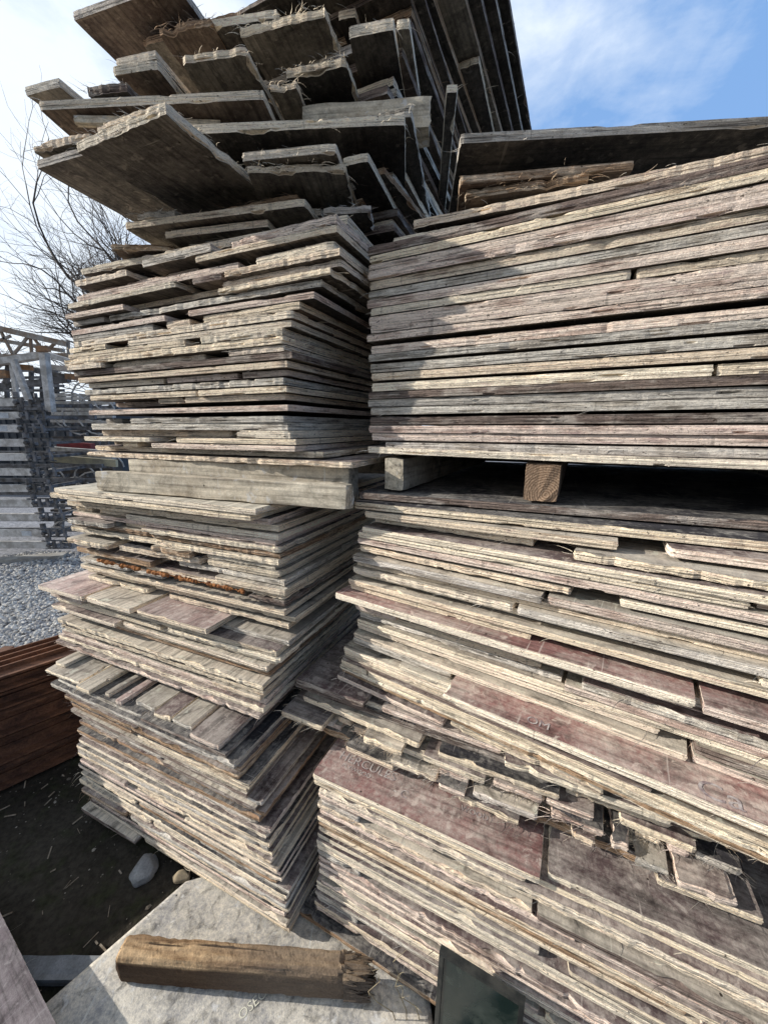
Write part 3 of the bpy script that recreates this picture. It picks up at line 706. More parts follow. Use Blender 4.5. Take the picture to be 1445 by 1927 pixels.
# =============================================================== UPPER RIGHT STACK
Wr3 = {'cream': 3.5, 'pale': 3, 'pinkish': 4, 'grey': 3, 'dark': .7}
S3 = 1.5
putR(FR3, .0, S3, -.012, 1.2, 1.600, .018, edge='pale', stack='R3', layer=1, rough=1.2, bend=.010, fibers=10, tilt=(0, 0))
putR(FR3, .05, S3, .0, 1.2, 1.622, .019, edge='grey', stack='R3', layer=2, rough=1.2, fibers=10)
z = 1.645; i = 2; pitch = .0222
zR3top = 2.125
while z < zR3top:
    i += 1; t = R.choice([.018, .0195, .020, .0215]); kw = dict(stack='R3', layer=i, fibers=12)
    e_ = 'dark' if i == 5 else ('pinkish' if i in (3, 13, 14) else ('grey' if i in (12, 11) else pick(Wr3)))
    a = R.uniform(-.006, .008)
    if i in (9, 17):
        c_ = R.uniform(.4, .8); putR(FR3, a, c_, R.uniform(-.002, .002), 1.1, z, t, edge=e_, order=0, rough=.9, **kw)
        putR(FR3, c_ + .0005, S3, R.uniform(-.006, .006), 1.1, z, t, edge=pick(Wr3), order=1, rough=1.2, **kw)
    else: putR(FR3, a, S3, R.uniform(-.007, .007), 1.2, z, t, edge=e_, order=0, rough=R.choice([.5, .8, 1.0, 1.2]), jit=.003, **kw)
    if i == 13: z += .010
    if i == 18: z += .004
    z += t + gap(.0022)
# top boards of the right stack, slightly bowed
def jutR(A, B, z, length, depth, t, edge, under, label, dz=0, **kw):
    a = Vector(at(*A, z)[:2]); b = Vector(at(*B, z + dz)[:2]); d = b - a
    L = length or d.length
    return board((a.x, a.y, z), math.atan2(d.y, d.x), L, depth, t, edge, top='dusty', under=under, label=label, tilt=(0, -math.atan2(dz, d.length)),
                 group='bowed boards on top of the upper right stack', **kw)
jutR((708, 500), (1445, 372), z, 1.5, 1.0, .020, 'cream', 'under_brown', 'board with a long brown underside at the left end of the right stack top', rough=1.2, fibers=14, dz=0.0, bend=.012)
jutR((735, 462), (1445, 330), z + .030, 1.5, 1.0, .020, 'pale', 'under_brown', 'second bowed board from the top boards of the right stack, frayed midway', rough=1.6, fibers=30, dz=0.004)
jutR((772, 428), (1445, 285), z + .062, 1.5, 1.0, .019, 'cream', 'under_dark', 'warped thin board rising to the right just below the dark bellied top board', rough=1.6, fibers=24, dz=0.006, sag=.006)
jutR((868, 372), (1010, 352), z + .100, .30, .8, .020, 'brown', 'under_brown', 'short rotten board end under the left end of the topmost right board', rough=2.6, crush=.008, fibers=40)
jutR((862, 345), (1060, 328), z + .122, .40, .8, .018, 'brown', 'under_brown', 'thin brown layered board directly under the topmost right board', rough=1.2, fibers=10)
jutR((864, 268), (1445, 236), 2.335, 1.6, .42, .020, 'grey', 'under_dark', 'topmost right board with a straight grey edge and dark purple belly against the sky', rough=.7, fibers=4)

# =============================================================== labels for the boards in the stacks
ORD = 'zeroth first second third fourth fifth sixth seventh eighth ninth tenth eleventh twelfth thirteenth fourteenth fifteenth sixteenth seventeenth eighteenth nineteenth twentieth'.split()
TEN = {2: 'twenty', 3: 'thirty'}
def ordinal(n):
    return ORD[n] if n <= 20 else (TEN[n // 10] + '-' + ORD[n % 10] if n % 10 else {3: 'thirtieth'}[n // 10])
STK = {'L1': 'lowest left stack', 'L2': 'middle left stack', 'L3': 'upper left stack', 'L4': 'core of the left overhang', 'R1': 'lowest right stack',
       'R2b': 'skewed pack of offcuts', 'R2': 'middle right stack', 'R3': 'upper right stack'}
TONE = {'cream': 'cream crusted', 'pale': 'pale', 'pinkish': 'pinkish', 'grey': 'grey', 'dark': 'dark edged', 'brown': 'brown'}
lay = {}
for st, ly, od, e, sm, o in BOARDS: lay.setdefault((st, ly), []).append((od, e, sm, o))
for (st, ly), lst in lay.items():
    if st == 'L2x': continue
    lst.sort(key=lambda q: q[0]); n = len(lst)
    if st[0] == 'L': lst = lst[::-1]          # left stacks were laid from right to left
    for k, (od, e, sm, o) in enumerate(lst):
        kind = 'offcut' if sm else 'board'
        if n == 1: txt = f'{TONE[e]} plywood {kind} filling the {ordinal(ly)} layer up in the {STK[st]}'
        else:
            pos = 'left' if k == 0 else ('right' if k == n - 1 else f'{ORD[k + 1]} from left')
            txt = f'{TONE[e].split()[0]} plywood {kind}, {pos} in {ordinal(ly)} layer of the {STK[st]}'
        o['label'] = txt; o['group'] = 'plywood of the ' + STK[st]

# =============================================================== GROUND
def ground_sheet():
    bx = [-400, -60, -20, -8] + [x * .25 for x in range(-28, 17)] + [6, 20, 60, 400]
    by = [-400, -60, -10, -3] + [y * .25 for y in range(-8, 33)] + [10, 20, 60, 200, 900]
    V = []; rng = random.Random(3)
    for y in by:
        for x in bx:
            near = abs(x) < 7 and -2 < y < 8
            V.append((x, y, (rng.uniform(-.006, .006) if near else 0)))
    n = len(bx); Fs = [(j * n + i_, j * n + i_ + 1, (j + 1) * n + i_ + 1, (j + 1) * n + i_) for j in range(len(by) - 1) for i_ in range(n - 1)]
    m, t, b, v, rnd = new_mat('ground_dirt', .95, .1)
    n1 = noise(t, v, 2.2, 8, .6); n2 = noise(t, v, 45, 5, .65); n3 = noise(t, v, 9, 5, .6)
    dirt = mix(t, ramp(t, n1, [(.35, 0.0), (.65, 1.0)]), (.026, .022, .017), (.058, .050, .039))
    dirt = mix(t, ramp(t, n3, [(.52, 0.0), (.64, .6)]), dirt, (.034, .038, .018))
    dirt = mix(t, 1.0, dirt, ramp(t, n2, [(.3, .6), (.6, 1.25)]), 'MULTIPLY')
    vo = nd(t, 'ShaderNodeTexVoronoi'); vo.inputs['Scale'].default_value = 42; t.links.new(v, vo.inputs['Vector'])
    grav = mix(t, vo.outputs['Color'], (.16, .16, .17), (.42, .42, .44))
    geo = nd(t, 'ShaderNodeNewGeometry'); sp = nd(t, 'ShaderNodeSeparateXYZ'); t.links.new(geo.outputs['Position'], sp.inputs[0])
    dd = math_(t, 'SUBTRACT', math_(t, 'MULTIPLY', sp.outputs['Y'], .75), math_(t, 'MULTIPLY', sp.outputs['X'], .75))
    dd = math_(t, 'ADD', dd, math_(t, 'MULTIPLY', n3, .6))
    mk = ramp(t, math_(t, 'MULTIPLY', dd, .1), [(.30, 0.0), (.33, 1.0)])
    col = mix(t, mk, dirt, grav); t.links.new(col, b.inputs['Base Color'])
    bump(t, b, math_(t, 'ADD', n2, n3), .012, .8)
    me = bpy.data.meshes.new('ground'); me.from_pydata(V, [], Fs); me.materials.append(m); me.update()
    o = bpy.data.objects.new('ground', me); link(o); tag(o, kind='structure')
ground_sheet()

def stones(name, spots, mats, label=None, kind='stuff', cat=None, flat=.6):
    """many small irregular stones in one mesh"""
    base = [(0, 0, 1), (.9, 0, .25), (.28, .86, .3), (-.73, .53, .2), (-.73, -.53, .3), (.28, -.86, .25), (.6, .4, -.6), (-.4, .6, -.6), (-.5, -.5, -.6), (.5, -.6, -.6)]
    fs = [(0, 1, 2), (0, 2, 3), (0, 3, 4), (0, 4, 5), (0, 5, 1), (1, 6, 2), (2, 6, 7), (2, 7, 3), (3, 7, 8), (3, 8, 4), (4, 8, 9), (4, 9, 5), (5, 9, 6), (5, 6, 1), (6, 9, 8, 7)]
    V = []; Fc = []; MI = []; rng = random.Random(5)
    for (x, y, z, r) in spots:
        n = len(V); a = rng.uniform(0, 2 * PI); c_, s_ = math.cos(a), math.sin(a); el = rng.uniform(.6, 1.0); k = rng.randrange(len(mats))
        fl = flat * rng.uniform(.7, 1.2); tx = rng.uniform(-.4, .4)
        for p in base:
            q = [p[0] * rng.uniform(.8, 1.2), p[1] * el * rng.uniform(.8, 1.2), p[2] * fl * rng.uniform(.8, 1.15) + p[0] * tx * fl]
            V.append((x + r * (q[0] * c_ - q[1] * s_), y + r * (q[0] * s_ + q[1] * c_), z + r * q[2]))
        Fc += [tuple(n + i_ for i_ in f) for f in fs]; MI += [k] * len(fs)
    me = bpy.data.meshes.new(name); me.from_pydata(V, [], Fc)
    for m in mats: me.materials.append(m)
    me.polygons.foreach_set('material_index', MI); me.polygons.foreach_set('use_smooth', [False] * len(Fc)); me.update()
    o = bpy.data.objects.new(name, me); link(o); return tag(o, label, cat, None, kind)
rg = random.Random(8)
G = [simple('gravel_a', (.48, .45, .41), (.34, .32, .29), 30, .9, bd=0), simple('gravel_b', (.64, .61, .56), (.48, .46, .42), 30, .9, bd=0), simple('gravel_c', (.30, .29, .29), (.2, .2, .2), 30, .9, bd=0)]
sp = []
while len(sp) < 17000:
    px, py = rg.uniform(-160, 260), 1040 + 270 * rg.random() ** 1.5
    p = at(px, py, 0)
    dist = math.hypot(p[0], p[1])
    if dist > 7 or (p[1] - p[0]) < 4.15 + rg.uniform(-.15, .15): continue
    sp.append((p[0], p[1], rg.uniform(-.002, .016), rg.uniform(.009, .022) * (1 + .08 * dist)))
stones('gravel', sp, G, 'loose grey crushed stone gravel covering the yard on the left', cat='gravel')
Dm = [simple('debris_a', (.20, .17, .13), (.12, .10, .08), 40, .95, bd=0), simple('debris_b', (.40, .36, .30), (.25, .22, .18), 40, .95, bd=0), simple('debris_c', (.10, .085, .065), (.06, .05, .04), 40, .95, bd=0)]
sp = []
for _ in range(1500):
    x, y = rg.uniform(-2.0, .4), rg.uniform(.55, 1.9)
    big = rg.random() < .05
    sp.append((x, y, .002, rg.uniform(.006, .013) if big else rg.uniform(.0015, .005)))
stones('ground_debris', sp, Dm, 'crumbs of stone and wood scattered over the dark dirt', cat='debris', flat=.5)

# wood chips and twigs on the dirt
chipm = simple('chip_wood', (.36, .30, .23), (.22, .17, .12), 60, .95, bd=0)
mbt = MB()
for _ in range(110):
    x, y = rg.uniform(-1.9, .1), rg.uniform(.75, 1.8); a = rg.uniform(0, PI); l = rg.uniform(.008, .05)
    mbt.bar((x, y, .005), (x + l * math.cos(a), y + l * math.sin(a), .005 + rg.uniform(0, .008)), rg.uniform(.001, .006), .002)
o = mbt.build('wood_chips', chipm); tag(o, 'splinters and wood chips lying loose on the dirt', 'wood chips', None, 'stuff')

def rock(name, loc, size, mat, label, seed, cat='stone', rz=0):
    import bmesh
    bm = bmesh.new(); bmesh.ops.create_icosphere(bm, subdivisions=4, radius=1); rr = random.Random(seed)
    from mathutils import noise as mn
    for v in bm.verts:
        p = v.co.copy(); k = 1 + .22 * mn.noise(p * 1.3 + Vector((seed, 0, 0))) + .05 * mn.noise(p * 5 + Vector((0, seed, 0)))
        p = p * k
        for pl, lim in ((Vector((.3, -.5, .8)).normalized(), .8), (Vector((-.8, .1, .5)).normalized(), .85), (Vector((.7, .5, .4)).normalized(), .82)):
            d = p.dot(pl)
            if d > lim: p -= pl * (d - lim) * .85
        v.co = Vector((p.x * size[0], p.y * size[1], p.z * size[2]))
    for f in bm.faces: f.smooth = True
    me = bpy.data.meshes.new(name); bm.to_mesh(me); bm.free(); me.materials.append(mat)
    o = bpy.data.objects.new(name, me); o.location = loc; o.rotation_euler = (0, 0, rz); link(o); return tag(o, label, cat)
s_ = at(276, 1645, 0)
rock('stone', (s_[0] - .005, s_[1] + .0, .022), (.045, .052, .036), simple('pale_stone', (.34, .34, .33), (.22, .22, .22), 12, .85, bd=.003), 'pale grey rounded stone on the dirt beside the lowest left stack', 4)
s_ = at(340, 1662, 0)
rock('stone', (s_[0], s_[1] + .01, .015), (.034, .02, .018), simple('tan_stone', (.42, .34, .22), (.30, .24, .16), 20, .9, bd=.003), 'small tan stone near the tip of the pale ground panel', 9)

# ---- pale panel lying on the ground under the left stack
pc = [at(*p, .03)[:2] for p in [(350, 1662), (92, 1892), (741, 1930), (560, 1782)]]
tip = Vector(pc[0]); lf = Vector(pc[1])
dirx = (lf - tip).normalized()                      # left edge runs towards the camera
# grid panel with a slight curl, wedge shaped like the one in the yard
M_panel = face_mat('ground_panel_face', (.30, .295, .295), (.66, .615, .53), .40, .56, streak=False, scale=1.6, fine=.42)
def panel():
    # corners (world): tip, near-left, near-right, far-right (runs under the stack)
    A_, B_, C_, D_ = Vector((*tip, 0)), Vector((*(tip + dirx * .95), 0)), Vector((.16, .42, 0)), Vector((.10, 1.35, 0))
    n = 60; V = []; rng = np.random.default_rng(4)
    for k in range(2):
        for i_ in range(n + 1):
            for j in range(n + 1):
                u, w = i_ / n, j / n
                p = A_.lerp(B_, u).lerp(D_.lerp(C_, u), w)
                z_ = .012 + .018 * (1 - w) ** 2 + .010 * math.sin(u * 2.2) + (0.006 if k else 0)
                V.append((p.x, p.y, z_))
    N2 = (n + 1) ** 2; Fs = []; MI = []
    for i_ in range(n):
        for j in range(n):
            a = i_ * (n + 1) + j; Fs.append((a, a + 1, a + n + 2, a + n + 1)); MI.append(1)
            a += N2; Fs.append((a, a + n + 1, a + n + 2, a + 1)); MI.append(0)
    per = [i_ * (n + 1) for i_ in range(n)] + [n * (n + 1) + j for j in range(n)] + [(n - i_) * (n + 1) + n for i_ in range(n)] + [n - j for j in range(n)]
    for q in range(len(per)):
        a, b = per[q], per[(q + 1) % len(per)]; Fs.append((a, b, b + N2, a + N2)); MI.append(1)
    me = bpy.data.meshes.new('ground_panel'); me.from_pydata(V, [], Fs); me.materials.append(M_panel); me.materials.append(EDGE['pale'])
    me.polygons.foreach_set('material_index', MI); me.polygons.foreach_set('use_smooth', [m == 0 for m in MI]); me.update()
    o = bpy.data.objects.new('cement_panel', me); link(o)
    return tag(o, 'pale cement smeared panel lying on the dirt under the brown beam', 'panel')
pn = panel()
q = at(452, 1924, .03)
zq = max(v.co.z for v in pn.data.vertices if (v.co.x - q[0] - .06) ** 2 + (v.co.y - q[1] - .03) ** 2 < .006)
lettering(pn, 'OSEOS MOER', (q[0], q[1], zq + .0006), .032, math.radians(40), simple('panel_print', (.82, .78, .62), (.68, .64, .52), 60, .9, bd=0))

# ---- brown beam lying on the panel
M_beam = None
def beam_mat():
    m, t, b, v, rnd = new_mat('beam_wood', .85, .2)
    g = noise(t, mapping(t, v, (4, 45, 45)), 1.0, 5, .6, .4); p = noise(t, v, 7, 5, .6); f = noise(t, v, 190, 3, .6)
    c = mix(t, ramp(t, g, [(.34, 0.0), (.62, 1.0)]), (.16, .09, .045), (.54, .37, .21))
    c = mix(t, ramp(t, p, [(.56, 0.0), (.70, .6)]), c, (.16, .10, .07))
    lp = noise(t, v, 5, 2, .5); c = mix(t, ramp(t, lp, [(.64, 0.0), (.67, .8)]), c, (.50, .46, .40))
    cut = noise(t, mapping(t, v, (90, 4, 4)), 1.0, 2, .5); c = mix(t, 1.0, c, ramp(t, cut, [(.35, .9), (.6, 1.04)]), 'MULTIPLY')
    # greyer, darker towards the rotten end; brown stain and front shade painted in below the upper arris
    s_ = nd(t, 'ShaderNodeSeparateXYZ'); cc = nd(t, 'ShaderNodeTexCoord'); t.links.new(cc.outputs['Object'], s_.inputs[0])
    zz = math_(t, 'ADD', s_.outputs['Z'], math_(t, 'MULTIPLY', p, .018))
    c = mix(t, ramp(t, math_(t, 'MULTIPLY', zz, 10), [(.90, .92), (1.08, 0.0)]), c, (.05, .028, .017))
    crk = noise(t, mapping(t, v, (2.2, 70, 70)), 1.0, 2, .5); c = mix(t, ramp(t, crk, [(.32, .9), (.36, 0.0)]), c, (.03, .018, .012))
    c = mix(t, ramp(t, s_.outputs['X'], [(.25, 0.0), (.5, .7)]), c, (.16, .125, .095))
    c = mix(t, 1.0, c, ramp(t, f, [(.3, .75), (.6, 1.12)]), 'MULTIPLY'); t.links.new(c, b.inputs['Base Color'])
    bump(t, b, math_(t, 'ADD', g, math_(t, 'MULTIPLY', f, .5)), .004, .8); return m
def beam():
    rng = np.random.default_rng(12)
    a = Vector((-.815, .857)); b = Vector((-.02, .812))
    L = .80; w, h = .064, .107; n = 90; prof = []; m = 8
    for k in range(4):
        x0, y0 = [(-w / 2, 0), (w / 2, 0), (w / 2, h), (-w / 2, h)][k]; x1, y1 = [(w / 2, 0), (w / 2, h), (-w / 2, h), (-w / 2, 0)][k]
        for j in range(m): prof.append((x0 + (x1 - x0) * j / m, y0 + (y1 - y0) * j / m))
    M = len(prof); V = []; xs = np.linspace(0, L, n + 1)
    nz = [vnoise(rng, xs, 12) for _ in range(M)]; nz2 = [vnoise(rng, xs, 60) for _ in range(M)]
    ends = rng.uniform(0, 1, M)
    for i_ in range(n + 1):
        f = i_ / n
        for k, (x, y) in enumerate(prof):
            cx, cy = x, y - h / 2; l = math.hypot(cx, cy); corner = 1 if k % m in (0,) else (.25 if k % m in (1, m - 1) else .05)
            d = .004 * corner + .0011 * nz[k][i_] + .0009 * nz2[k][i_]
            if f > .86: d += (f - .86) * .22 * (.5 + .9 * ends[k]) + (.004 * nz2[k][i_])        # rotten end
            if f < .03: d += (.03 - f) * .5
            s = (l - d) / l if False else 1 - d / (w / 2)
            xx = xs[i_] - (.035 * ends[k] * max(0, (f - .9) / .1)) + .01 * (y / h) * (f < .02)
            V.append((xx, cx * s, cy * s + h / 2))
    Fs = []; MI = []
    for i_ in range(n):
        for k in range(M):
            A_ = i_ * M + k; B_ = i_ * M + (k + 1) % M; Fs.append((A_, A_ + M, B_ + M, B_))
    V.append((0.004, 0, h / 2)); V.append((L - .03, 0, h / 2))
    for k in range(M):
        Fs.append((len(V) - 2, k, (k + 1) % M)); Fs.append((len(V) - 1, n * M + (k + 1) % M, n * M + k))
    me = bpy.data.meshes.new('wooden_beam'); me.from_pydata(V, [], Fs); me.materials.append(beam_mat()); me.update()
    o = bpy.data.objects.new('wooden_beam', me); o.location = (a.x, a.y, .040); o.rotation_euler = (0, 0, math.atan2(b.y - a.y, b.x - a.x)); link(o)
    tag(o, 'short brown square beam with a rotten right end lying on the pale panel', 'beam')
    # split fibres on the rotten end
    mb = MB(); r3 = random.Random(2)
    for _ in range(230):
        y, z_ = r3.uniform(-.028, .028), r3.uniform(.006, .100); l = r3.uniform(-.045, .022) - abs(y) * .3
        w_ = r3.uniform(.003, .008); x0 = L - .10; x1 = L - .03 + l
        p0, p1 = Vector((x0, y, z_)), Vector((x1, y + r3.uniform(-.008, .008), z_ + r3.uniform(-.008, .006)))
        mb.tube([p0, p0.lerp(p1, .6), p1], [w_, w_ * .9, w_ * .25], 4)
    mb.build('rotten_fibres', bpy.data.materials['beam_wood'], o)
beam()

# ---- board at the camera's left foot, small plank, dark glazed panel
M_lf = (EDGE['grey'], face_mat('face_foreground', (.13, .108, .118), (.24, .22, .225), .42, .62), UNDER['under_dark'])
a = Vector(at(0, 1712, .15)); b = Vector(at(112, 1935, .15)); d = (a - b); d.z = 0; L = d.length
board((b.x, b.y, .128), math.atan2(d.y, d.x), L + .25, .6, .022, 'grey', mats=M_lf, label='purplish grey sheet with a chipped edge closest to the camera, bottom left', rough=.7, ds=.006, tilt=(0, 0), fibers=8)
for (fx, fy) in ((.15, .25), (.55, .25)):
    pass
a = Vector(at(30, 1852, .03)); b = Vector(at(190, 1850, .03))
M_sp = simple('grey_plank', (.24, .25, .26), (.16, .165, .17), 14, .85)
timber('small_plank', (a.x - .1, a.y + .035, .002), (b.x + .06, b.y + .035, .002), .06, .03, M_sp, 'grey blue plank on the dirt left of the pale panel', 'plank', None, M_sp, 51)
# trestle block that carries the foreground sheet
p = Vector(at(-60, 1900, .2))
timber('support_block', (p.x - .45, p.y - .25, .0), (p.x - .45, p.y + .12, .0), .12, .127, M_timber_g, 'timber block carrying the purplish sheet at bottom left', 'timber block', None, M_timber_g, 52)

def glass_panel():
    # stands on the ground leaning on the lowest right stack
    tl = Vector(aty(829, 1792, .735)); tr = Vector(aty(990, 1868, .640))
    ex = (tr - tl); ex.z = 0; w = ex.length * 1.0; ex.normalize(); ny = Vector((-ex.y, ex.x, 0))
    topz = (tl.z + tr.z) / 2; h = topz - .02
    root = empty('glazed_panel', (tl.x, tl.y, 0)); root.rotation_euler = (0, 0, math.atan2(ex.y, ex.x))
    tag(root, 'dark green glazed panel with a thin black frame leaning on the lowest right stack', 'glazed panel')
    lean = -.03
    def P(x, z_, y=0): return (x, y + lean * (topz - z_) / h * -1 - .02, z_)
    mb = MB(); t = .006
    def slab(mb, x0, x1, z0, z1, y0, y1):
        V = [(x0, y0 + lean * (1 - z0 / topz), z0), (x1, y0 + lean * (1 - z0 / topz), z0), (x1, y0 + lean * (1 - z1 / topz), z1), (x0, y0 + lean * (1 - z1 / topz), z1)]
        V += [(x, y + (y1 - y0), z_) for x, y, z_ in V]
        mb.add(V, [(0, 1, 2, 3), (7, 6, 5, 4), (0, 4, 5, 1), (1, 5, 6, 2), (2, 6, 7, 3), (3, 7, 4, 0)])
    fm = simple('frame_black', (.02, .022, .022), (.05, .05, .045), 30, .5, bd=.001)
    fw = .012
    for x0, x1, z0, z1 in ((0, fw, .0, topz), (w - fw, w, .0, topz), (fw, w - fw, topz - fw, topz), (fw, w - fw, .0, fw)): slab(mb, x0, x1, z0, z1, -.012, .004)
    mb.build('frame', fm, root)
    gm, t_, b_, v_, _r = new_mat('dark_glass', .18, .6)
    k = noise(t_, mapping(t_, v_, (1, 1, 1)), 9, 6, .6, 1.2)
    c_ = mix(t_, ramp(t_, k, [(.45, 0.0), (.7, 1.0)]), (.012, .022, .020), (.06, .075, .065)); t_.links.new(c_, b_.inputs['Base Color'])
    t_.links.new(ramp(t_, k, [(.4, .12), (.65, .5)]), b_.inputs['Roughness'])
    mb = MB(); slab(mb, fw, w - fw, fw, topz - fw, -.008, -.002); mb.build('glass_pane', gm, root)
glass_panel()

# dry stems growing between panel and stack
stm = simple('dry_stem', (.40, .34, .22), (.28, .22, .14), 30, .9, bd=0)
for k, (px, py, hh, lb) in enumerate([(765, 1925, .24, 'tallest dry bare stem growing left of the dark glazed panel'), (790, 1925, .15, 'short dry stem close to the dark glazed panel'), (745, 1925, .20, 'thin bent dry stem furthest from the dark glazed panel')]):
    p = Vector(at(px, py, .02)); mb = MB(); r4 = random.Random(k)
    pts = [p + Vector((r4.uniform(-.01, .01) * j - .006 * j * (k + 1), .004 * j, hh * j / 6)) for j in range(7)]
    mb.tube(pts, [.0016 - .00018 * j for j in range(7)], 5)
    for j in (2, 3, 4, 5):
        d = Vector((r4.uniform(-.03, .03), r4.uniform(-.02, .01), r4.uniform(.01, .03))); mb.tube([pts[j], pts[j] + d * .6, pts[j] + d + Vector((0, 0, -.004))], [.0008, .0006, .0003], 4)
    o = mb.build('dry_stem', stm); tag(o, lb, 'dry plant', 'dry stems at the foot of the stacks')

# =============================================================== RUSTY BEAMS ON THE LEFT
rust = None
def rust_mat():
    m, t, b, v, rnd = new_mat('rusty_steel', .8, .3)
    g = noise(t, mapping(t, v, (1.5, 12, 12)), 1.6, 7, .65); f = noise(t, v, 120, 4, .7)
    c = mix(t, ramp(t, g, [(.35, 0.0), (.65, 1.0)]), (.065, .032, .022), (.20, .092, .050))
    c = mix(t, 1.0, c, ramp(t, f, [(.3, .6), (.6, 1.2)]), 'MULTIPLY'); t.links.new(c, b.inputs['Base Color']); bump(t, b, f, .002, .8); return m
rust = rust_mat()
def rusty():
    o0 = Vector((-1.795, 1.465, 0)); a = math.radians(45); d = Vector((math.sin(a), math.cos(a), 0)); nrm = Vector((-d.y, d.x, 0))   # away from the camera side
    levels = [(.02, .115, .0, 0), (.14, .135, .012, 1), (.285, .12, .0, 0), (.41, .085, .015, 1), (.505, .075, .0, 0)]
    lbs = ['rusty steel channel at the very bottom of the pile', 'rusty steel channel second from the ground in the pile', 'rusty steel channel halfway up the pile', 'narrow rusty steel channel second from the top of the pile', 'topmost rusty steel channel of the pile catching the light']
    for k, (z_, h, off, typ) in enumerate(levels):
        mb = MB(); p = o0 + nrm * off
        s, e = p - d * 2.6, p + d * .72
        tt = .008
        # channel: web on the camera side, flanges going back, plus a lip
        w_ = .26
        mb.bar(s + Vector((0, 0, z_ + h / 2)) + nrm * .045, e + Vector((0, 0, z_ + h / 2)) + nrm * .045, tt, h - .02)
        mb.bar(s + Vector((0, 0, z_ + .006)) + nrm * (w_ / 2), e + Vector((0, 0, z_ + .006)) + nrm * (w_ / 2), w_, .010)
        mb.bar(s + Vector((0, 0, z_ + h - .006)) + nrm * (w_ / 2), e + Vector((0, 0, z_ + h - .006)) + nrm * (w_ / 2), w_, .010)
        mb.bar(s + Vector((0, 0, z_ + h / 2)) + nrm * (w_ - .01), e + Vector((0, 0, z_ + h / 2)) + nrm * (w_ - .01), tt, h - .02)
        if k == 4:
            for q in (.06, .115, .17, .225):
                mb.bar(s + Vector((0, 0, z_ + h + .010)) + nrm * q, e + Vector((0, 0, z_ + h + .010)) + nrm * q, .008, .026)
        mb.bar(s + Vector((0, 0, z_ + h * .5)) + nrm * .036, e + Vector((0, 0, z_ + h * .5)) + nrm * .036, .010, .010)
        o = mb.build('rusty_channel', rust); tag(o, lbs[k], 'steel channel', 'rusty steel channels piled on the left')
    # a short rusty post end behind
    p = Vector(at(18, 1262, .0)); mb = MB(); mb.bar((p.x, p.y, 0), (p.x, p.y, .16), .05, .05); mb.bar((p.x, p.y, .16), (p.x, p.y, .17), .07, .07)
    o = mb.build('rusty_post', rust); tag(o, 'short rusty post standing in the gravel behind the steel channels', 'post')
rusty()

# =============================================================== STACKED SCAFFOLD FRAMES
def metal(name, c, c2, rough=.55, metal_=.5, sc=6): return simple(name, c, c2, sc, rough, metal_, bd=.002)
galv = metal('galvanised', (.62, .60, .57), (.36, .34, .31), .6, .1, 11)
galv_d = metal('galvanised_dark', (.20, .20, .21), (.08, .075, .07), .65, .3, 9)
paint_o = simple('orange_paint', (.36, .19, .09), (.20, .13, .08), 20, .7, bd=0)
dark_i = metal('dark_iron', (.05, .05, .055), (.12, .10, .085), .7, .3, 9)
sticker = simple('white_sticker', (.55, .58, .60), (.4, .42, .45), 20, .7, bd=0)
FY = 4.7
def P4(px, py, y=FY): return Vector(aty(px, py, y))
def scaffold(z_, h, right, k):
    root = empty('scaffold_frame', (right, FY, z_)); r5 = random.Random(k)
    w = 2.4; yy = r5.uniform(-.03, .03); tl = r5.uniform(-.01, .01)
    mb = MB(); mb.bar((-w, yy, 0 + tl), (-.28, yy, 0), .05, h * .50); mb.build('front_rail', galv, root)
    mb = MB(); mb.bar((-w, yy + .75, 0), (0.05, yy + .75, 0), .05, h * .3)
    mb.bar((-.2, yy, -.01), (-.2, yy + .75, -.01), .04, .035)
    mb.build('cross_rail', galv_d, root)
    mb = MB()
    for x in (-.30, -.20, -.10, 0.0):
        mb.bar((x, yy - .01, -h * .30), (x, yy - .01, h * .32), .025, .03)
    mb.bar((-.36, yy + .01, -h * .28), (.03, yy + .01, -h * .28), .03, .012); mb.bar((-.36, yy + .01, h * .30), (.03, yy + .01, h * .30), .03, .012)
    for x in (-.26, -.07): mb.tube([(x, yy - .04, 0), (x, yy + .04, 0)], .022, 8)
    mb.tube([(-.27, yy, h * .32), (-.27, yy, h * .68)], .03, 8); mb.tube([(-.03, yy, h * .32), (-.03, yy, h * .60)], .018, 8)
    mb.build('end_bracket', galv_d, root)
    if k in (1, 8, 9):
        mb = MB(); mb.box((-.47, yy - .027, 0), (.12, .003, h * .34)); mb.build('label_plate', sticker, root)
    nm = ['bottom', 'second lowest', 'third lowest', 'fourth lowest', 'fifth lowest', 'sixth lowest', 'seventh lowest', 'sixth from top', 'fifth from top', 'fourth from top', 'third from top', 'second from top', 'topmost']
    return root
ys = [1010, 985, 958, 932, 905, 878, 852, 828, 800, 775, 748, 722 + 37]
rows = [1008, 982, 955, 930, 903, 878, 852, 828, 803, 780, 765]
zlist = [P4(100, p)[2] for p in (1026, 1002, 974, 946, 918, 888, 860, 833, 806, 782, 757)]
nmz = ['bottom', 'second lowest', 'third lowest', 'fourth lowest', 'fifth lowest', 'middle', 'fifth from top', 'fourth from top', 'third from top', 'second from top', 'topmost']
rr = random.Random(6)
for k, z_ in enumerate(zlist):
    r_ = P4(104, 900)[0] + rr.uniform(-.05, .04)
    o = scaffold(z_, .175, r_, k)
    tag(o, f'{nmz[k]} galvanised scaffold frame in the pile beyond the gravel' if nmz[k] != 'middle' else 'galvanised scaffold frame exactly in the middle of the pile', 'scaffold frame', 'galvanised scaffold frames piled flat')
